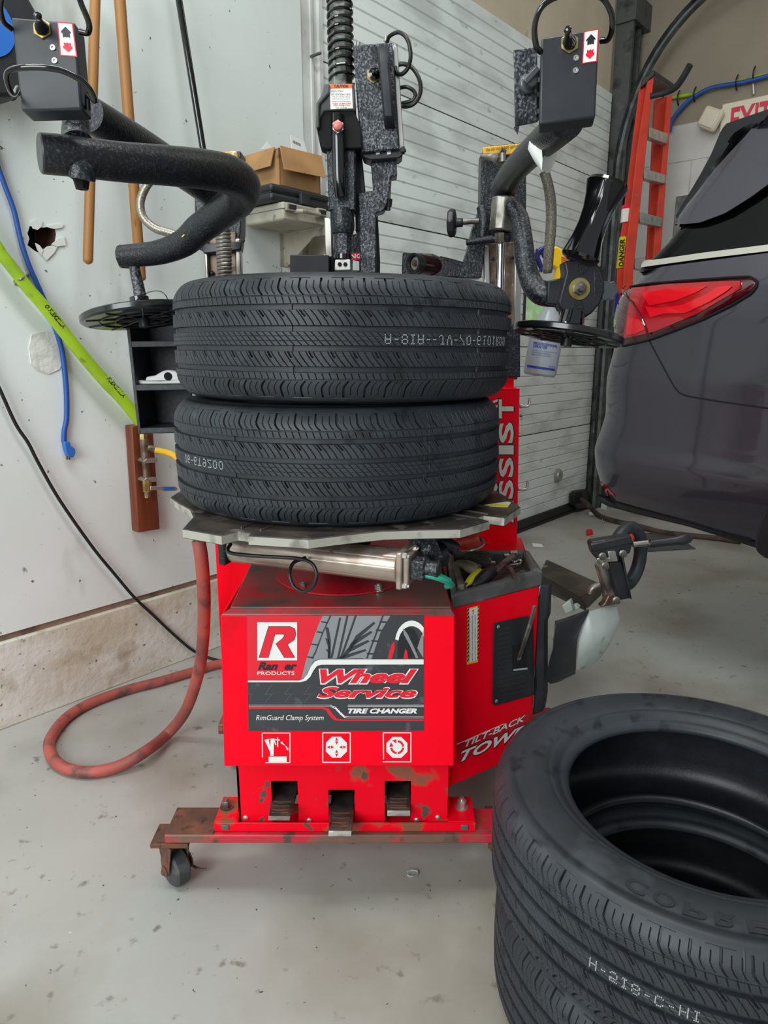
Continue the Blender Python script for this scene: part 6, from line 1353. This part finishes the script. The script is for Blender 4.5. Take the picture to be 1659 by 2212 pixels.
b = MB(); b.prism([at(*bpx(x, y), Yh) for x, y in ((500, 600), (620, 600), (600, 1010), (350, 1000), (470, 780))], (0, .035, 0)); b.build('neck', 'bottle', sb, bevel=.006)
for k in range(3):
    b = MB(); a, c = at(*bpx(590, 250 + k * 35), Yh - .001), at(*bpx(720 - k * 15, 290 + k * 22), Yh - .001); b.tube([a, c], .002, 6, 1); b.build('nozzle_rib', 'stickerorange', sb)
b = MB(); tb_(b, [(*bpx(330, 110), 2.1, 9), (*bpx(240, 170), 2.1, 13), (*bpx(215, 260), 2.1, 13), (*bpx(250, 350), 2.1, 12), (*bpx(280, 430), 2.1, 10), (*bpx(262, 480), 2.1, 8)]); tb_(b, [(*bpx(195, 140), 2.1, 6), (*bpx(300, 190), 2.1, 8), (*bpx(330, 260), 2.1, 8), (*bpx(460, 240), 2.1, 12)], smooth=3); b.build('trigger_lever', 'triggerblue', sb)
# ------------------------------------------------------------------ back wall things
ld = thing('step_ladder', at(1318, 1120, 4.62), 'tall orange red fibreglass step ladder standing folded in the far corner', 'ladder')
def lpt(x, y, Y): return at(x, y, Y)
b = MB(); b.prism([at(x, y, 4.62) for x, y in ((1381, 187), (1400, 172), (1360, 560), (1338, 1088), (1310, 1088), (1334, 560))], (0.02, .04, 0)); b.build('rear_rail', 'ladder', ld, bevel=.004)
b = MB(); b.prism([at(x, y, 4.58) for x, y in ((1400, 166), (1414, 158), (1396, 325), (1369, 580), (1350, 1088), (1330, 1088), (1348, 580), (1376, 325))], (0.0, .03, 0)); b.build('front_rail', 'ladder', ld, bevel=.004)
b = MB(); b.prism([at(x, y, 4.86) for x, y in ((1440, 208), (1453, 203), (1442, 352), (1430, 515), (1384, 1078), (1366, 1078), (1414, 515), (1430, 352))], (0.0, .03, 0)); b.build('front_rail', 'ladder', ld, bevel=.004)
b = MB(); b.prism([at(x, y, 4.92) for x, y in ((1415, 215), (1440, 208), (1428, 515), (1376, 1074), (1358, 1074), (1400, 520))], (0.0, .03, 0)); b.build('rear_rail', 'ladder', ld, bevel=.004)
b = MB(); b.hexa([at(1382, 192, 4.60), at(1414, 162, 4.56), at(1456, 190, 4.88), at(1432, 212, 4.92), at(1386, 172, 4.60), at(1412, 150, 4.56), at(1456, 180, 4.88), at(1434, 200, 4.92)]); b.build('top_cap', 'black', ld, bevel=.006)
for (xl_, y0, y1, xr_, y2, y3) in ((1402, 273, 297, 1443, 288, 311), (1391, 363, 386, 1438, 377, 397), (1382, 457, 480, 1431, 470, 490), (1371, 558, 580, 1425, 570, 592)):
    b = MB(); b.prism([at(xl_, y0, 4.60), at(xl_, y1, 4.60), at(xr_, y3, 4.86), at(xr_, y2, 4.86)], (0.0, .06, 0)); ym = (y0 + y1) / 2
    sstep = b.build('step', 'alum', ld, bevel=.004)
b = MB(); b.prism([at(x, y, 4.64) for x, y in ((1343, 445), (1359, 443), (1354, 480), (1340, 482))], (0, -.03, 0)); b.build('warning_label', 'white', ld, smooth=False)
b = MB(); b.prism([at(x, y, 4.64) for x, y in ((1343, 445), (1359, 443), (1358, 451), (1342, 453))], (0, -.031, 0)); b.build('label_header', 'redprint', ld, smooth=False)
b = MB(); b.prism([at(x, y, 4.64) for x, y in ((1338, 513), (1351, 512), (1346, 578), (1331, 580))], (0, -.03, 0)); b.build('yellow_label', 'tooly', ld, smooth=False)
b = MB(); put_text(b, 'DANGER', at(1347, 575, 4.605), at(1350, 516, 4.605), at(1336, 575, 4.605), 0, .03); b.build('label_text', 'blackprint', ld, smooth=False)
b = MB(); b.prism([at(x, y, 4.63) for x, y in ((1328, 635), (1336, 634), (1334, 682), (1324, 684))], (0, -.02, 0)); b.build('blue_label', 'triggerblue', ld, smooth=False)
b = MB(); tb_(b, [(1405, 208, 4.5, 12), (1440, 199, 4.45, 13), (1461, 187, 4.4, 14), (1475, 168, 4.35, 14), (1491, 140, 4.3, 14)], 14); ptag(b, 'bent_pipe', 'blackmatte', 'black bent pipe end poking out beside the top of the ladder', 'pipe')
ex = thing('exit_sign', onb(1620, 270, .03), 'cream exit sign with red letters on the back wall above the car', 'exit sign')
es0, es1, ez1 = onb(1560, 225, .05), onb(1690, 194, .05), onb(1560, 225, .05).z
q0_, q1_ = (es0 - BP).dot(WN), (es1 - BP).dot(WN); b = MB(); bbox(b, q0_, q1_, ez1 - .23, ez1, .0, .05); b.build('sign_panel', 'exitpanel', ex, bevel=.006)
b = MB(); qa = (onb(1581, 230, .05) - BP).dot(WN); qb = (onb(1668, 230, .05) - BP).dot(WN)
put_text(b, 'EXIT', bl(qa, ez1 - .19, .0515), bl(qb, ez1 - .19, .0515), bl(qa, ez1 - .035, .0515), 0, .03); b.build('sign_letters', 'exitred', ex, smooth=False)
b = MB(); c = onb(1535, 257, .10); Rl = Matrix.Rotation(math.atan2(WN.y, WN.x), 3, 'Z') @ Matrix.Rotation(math.radians(28), 3, 'Y'); b.box(c, (.13, .06, .13), Rl); lh = b.build('lamp_housing', 'exitpanel', ex, bevel=.018)
b = MB(); b.box(c - WD * .033, (.105, .012, .105), Rl); b.build('lamp_lens', 'lens', lh, bevel=.008)
b = MB(); b.tube([onb(1556, 240, .06), onb(1566, 238, .04)], .012, 10, 1); b.build('lamp_arm', 'exitpanel', ex)
b = MB(); b.tube([onb(x, y, .03) for x, y in ((1440, 214), (1452, 211), (1502, 202), (1560, 186), (1592, 177), (1659, 160), (1720, 145))], .011, 10); ptag(b, 'lime_air_line', 'lime', 'lime green hose running level along the back wall with the blue one', 'hose')
b = MB(); b.tube([onb(x, y, .04) for x, y in ((1446, 285), (1451, 262), (1467, 239), (1485, 220), (1502, 207), (1537, 190), (1602, 178), (1659, 164), (1720, 149))], .014, 10); ptag(b, 'blue_air_line', 'blue', 'blue hose climbing from the ladder then level along the back wall', 'hose')
for i, (x, y) in enumerate(((1467, 212), (1502, 204), (1593, 178), (1630, 160))):
    b = MB(); P = onb(x, y, .03); b.tube([P + Z * .045 + WD * -.0, P + Z * .02 - WD * .025, P - Z * .02 - WD * .03, P - Z * .045], .005, 6, 3)
    ptag(b, 'cable_tie', 'black', ['black tie round the lime hose, nearest the ladder', 'black tie where the blue and lime hoses meet', 'black tie round the level hoses left of the exit sign', 'black tie round the level hoses above the exit sign'][i], 'tie', 'ties on the wall hoses')
b = MB(); b.tube([onb(1626, 170, .012), onb(1628, 205, .012)], .009, 8, 1); ptag(b, 'conduit', 'alum', 'short grey conduit dropping from the hoses to the exit sign', 'conduit')
b = MB(); bb0 = onb(1461, 440, .03); qa = (onb(1461, 425, .04) - BP).dot(WN); bbox(b, qa, qa + .5, onb(1461, 520, .04).z, onb(1461, 425, .04).z, 0.006, .05); ptag(b, 'wall_cabinet', 'galv', 'grey metal panel on the back wall, glimpsed between ladder and car', 'cabinet', bevel=.006)
# door foot handle, its strap and litter
b = MB(); hq = [(1229, 1066), (1235, 1060), (1256, 1056), (1262, 1062), (1266, 1088), (1262, 1095), (1236, 1098), (1229, 1090)]
b.prism([onw(x, y, .01) for x, y in hq], WN * .05); dh = ptag(b, 'door_handle_cup', 'cartrim', 'black step handle fixed low on the white garage door', 'door handle', bevel=.006); WPOS[dh.name] = dh.location.copy()
b = MB(); b.prism([onw(x, y, .062) for x, y in ((1242, 1066), (1257, 1063), (1260, 1085), (1244, 1088))], WN * .002); b.build('handle_recess', 'darkhole', dh)
b = MB(); P = [onw(1256, 1080, .07), atz(1272, 1092, .10), atz(1287, 1108, .03), atz(1300, 1117, .016), atz(1330, 1126, .016), atz(1380, 1137, .016), atz(1430, 1150, .016), atz(1480, 1156, .016), atz(1540, 1162, .016), atz(1600, 1170, .016)]
b.tube(P, .019, 12, 6); ptag(b, 'door_rope', 'rope', 'brown strap trailing from the door handle across the floor under the car', 'rope')
sc_lab = ['white paper scrap alone on the grey floor right of the red tower', 'white paper scrap on the floor nearest the garage door seal', 'upright white scrap on the floor under the bumper corner', 'white scrap on the floor touching the brown strap']
for i, (pts, h) in enumerate((([(1149, 1174), (1170, 1176), (1174, 1182), (1152, 1181)], .003), ([(1271, 1108), (1277, 1107), (1281, 1110), (1288, 1109), (1281, 1113), (1272, 1114)], .004), ([(1301, 1088), (1307, 1092), (1310, 1102), (1298, 1098)], .03), ([(1300, 1120), (1308, 1118), (1311, 1122), (1301, 1124)], .012))):
    b = MB(); b.prism([atz(x, y, .001) for x, y in pts], (0, 0, h)); ptag(b, 'paper_scrap', 'paper', sc_lab[i], 'paper scrap', 'white scraps on the far floor')
b = MB(); b.prism([atz(x, y, .001) for x, y in ((1266, 1150), (1278, 1149), (1281, 1155), (1267, 1158))], (0, 0, .022)); ptag(b, 'red_litter', 'redlitter', 'small bright red piece of plastic on the grey floor behind the machine', 'litter', bevel=.003)
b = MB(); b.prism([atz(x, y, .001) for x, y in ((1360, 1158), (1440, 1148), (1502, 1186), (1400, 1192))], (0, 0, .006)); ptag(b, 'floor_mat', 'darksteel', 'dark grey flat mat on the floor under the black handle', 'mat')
b = MB(); b.tube([atz(880, 1883, .003), atz(889, 1880, .003), atz(902, 1882, .003), atz(900, 1890, .003), atz(888, 1893, .003), atz(880, 1890, .003)], .0022, 6); ptag(b, 'clear_ring', 'guard', 'small curl of clear plastic lying on the floor in front of the machine', 'plastic curl')
# ------------------------------------------------------------------ tools in the tray
kT = 1659 / 200.0
def tq(x, y): return (980 + x / kT, 1180 + y / kT)
def tz(x, y, z): return atz(*tq(x, y), z)
br = thing('scrub_brush', tz(150, 600, ZTRAY), 'grimy brush with cream wooden handle and grey bristles in the tool tray', 'brush')
b = MB(); b.tube([tz(150, 780, ZTRAY + .016), tz(80, 600, ZTRAY + .018), tz(30, 430, ZTRAY + .02), tz(80, 340, ZTRAY + .026), tz(200, 330, ZTRAY + .03), tz(300, 380, ZTRAY + .03), tz(400, 440, ZTRAY + .024)], [.013, .011, .011, .012, .012, .015, .012], 12, 4); b.build('handle', 'brushwood', br)
b = MB(); b.box(tz(330, 400, ZTRAY + .024), (.032, .030, .022), Matrix.Rotation(.5, 3, 'Z')); b.build('brush_block', 'brushwood', br, bevel=.003)
b = MB(); rnd = random.Random(3)
for i in range(260):
    x0_ = 120 + rnd.random() * 380; y0_ = 190 + rnd.random() * 200 - (x0_ - 120) * .05
    a = tz(x0_, y0_, ZTRAY + .02); dz = Vector((.016 + rnd.random() * .016, .004 - rnd.random() * .02, .010 + rnd.random() * .012)); b.tube([a, a + dz * .6 + Vector((0, 0, .004)), a + dz], [.0009, .0008, .0004], 4, 1)
o = b.build('bristles', 'bristle', br); o['kind'] = 'stuff'
kn = thing('utility_knife', tz(380, 560, ZTRAY), 'yellow handled knife lying across the grey tool tray', 'knife')
b = MB(); b.tube([tz(235, 690, ZTRAY + .030), tz(290, 620, ZTRAY + .032), tz(370, 530, ZTRAY + .035), tz(465, 450, ZTRAY + .036), tz(480, 445, ZTRAY + .036)], [.006, .0085, .009, .008, .004], 14, 3); b.build('grip', 'tooly', kn)
b = MB(); b.tube([tz(235, 690, ZTRAY + .030), tz(200, 740, ZTRAY + .028)], [.006, .003], 10, 1); b.build('blade_end', 'steel', kn)
sw_ = thing('folding_saw', tz(700, 500, ZTRAY), 'black handled saw with a silver toothed blade in the tool tray', 'saw')
b = MB(); b.tube([tz(310, 720, ZTRAY + .022), tz(420, 650, ZTRAY + .026), tz(560, 540, ZTRAY + .030), tz(680, 460, ZTRAY + .032), tz(760, 450, ZTRAY + .032)], [.007, .013, .016, .014, .010], 16, 4); b.build('grip', 'black', sw_)
b = MB(); b.prism([tz(700, 410, ZTRAY + .036), tz(790, 465, ZTRAY + .036), tz(1110, 180, ZTRAY + .040), tz(1060, 120, ZTRAY + .040)], (0, 0, .002))
for i in range(8):
    t = i / 8; a = Vector(tz(930, 300, ZTRAY + .038)).lerp(tz(1100, 185, ZTRAY + .040), t); b.box(a + Vector((.001, -.002, .002)), (.003, .004, .003), Matrix.Rotation(.6, 3, 'Z'))
b.build('blade', 'wornsteel', sw_)
b = MB(); b.tube([tz(590, 215, ZTRAY + .02), tz(630, 240, ZTRAY + .02), tz(630, 290, ZTRAY + .02)], .006, 10, 2); b.tube([tz(640, 285, ZTRAY + .02), tz(740, 292, ZTRAY + .018)], .004, 10, 1); ptag(b, 'bolt', 'chrome', 'small chrome bolt left of the saw blade in the tool tray', 'bolt')
b = MB(); b.tube([tz(1000, 270, ZTRAY + .018), tz(1100, 285, ZTRAY + .018), tz(1180, 245, ZTRAY + .018), tz(1215, 270, ZTRAY + .018), tz(1180, 320, ZTRAY + .018), tz(1100, 330, ZTRAY + .018), tz(990, 345, ZTRAY + .018)], .0035, 10); ptag(b, 'valve_tool', 'chrome', 'chrome loop shaped tool at the far right end of the tool tray', 'tool')
b = MB(); b.tube([tz(900, 165, ZTRAY + .03), tz(1000, 160, ZTRAY + .03)], .0045, 10, 1); b.tube([tz(1010, 130, ZTRAY + .034), tz(1130, 110, ZTRAY + .036)], .007, 10, 1); ptag(b, 'socket_key', 'chrome', 'short chrome socket at the back of the tool tray', 'socket')
for i, dx_ in enumerate((0, 34)):
    b = MB(); b.tube([tz(930 + dx_, 350, ZTRAY + .030), tz(1000 + dx_, 400, ZTRAY + .034), tz(1050 + dx_, 500, ZTRAY + .033), tz(1080 + dx_, 590, ZTRAY + .028)], .0028, 8); ptag(b, 'steel_strip', 'steel', ['curved steel strip in the tool tray, the left of the pair', 'curved steel strip in the tool tray, the right of the pair'][i], 'strip', 'curved steel strips in the tray')
# label lying on the table edge
b = MB(); b.prism([atz(x, y, ZT + .0003) for x, y in ((1046, 1091), (1096, 1084), (1104, 1086), (1097, 1096), (1060, 1094))], (0, 0, .0008)); ptag(b, 'paper_label', 'labely', 'yellow and white paper label lying on the turntable edge at right', 'label')
# stray rubber whiskers are part of the tires
for t_, n_ in ((tt, 9), (t3, 12)):
    b = MB(); rnd = random.Random(5 + n_)
    for i in range(n_):
        a = 2 * PI * rnd.random(); r_ = (.268, .345, .30)[i % 3]; p = Vector((r_ * math.cos(a), r_ * math.sin(a), .108)); b.tube([p, p + Vector((.001, 0, .008))], [.0007, .0004], 4, 1)
    me = bpy.data.meshes.new('mould_whiskers'); me.from_pydata(b.v, [], b.f); me.materials.append(M['rubber']); k = bpy.data.objects.new('mould_whiskers', me); COL.objects.link(k); k.parent = t_
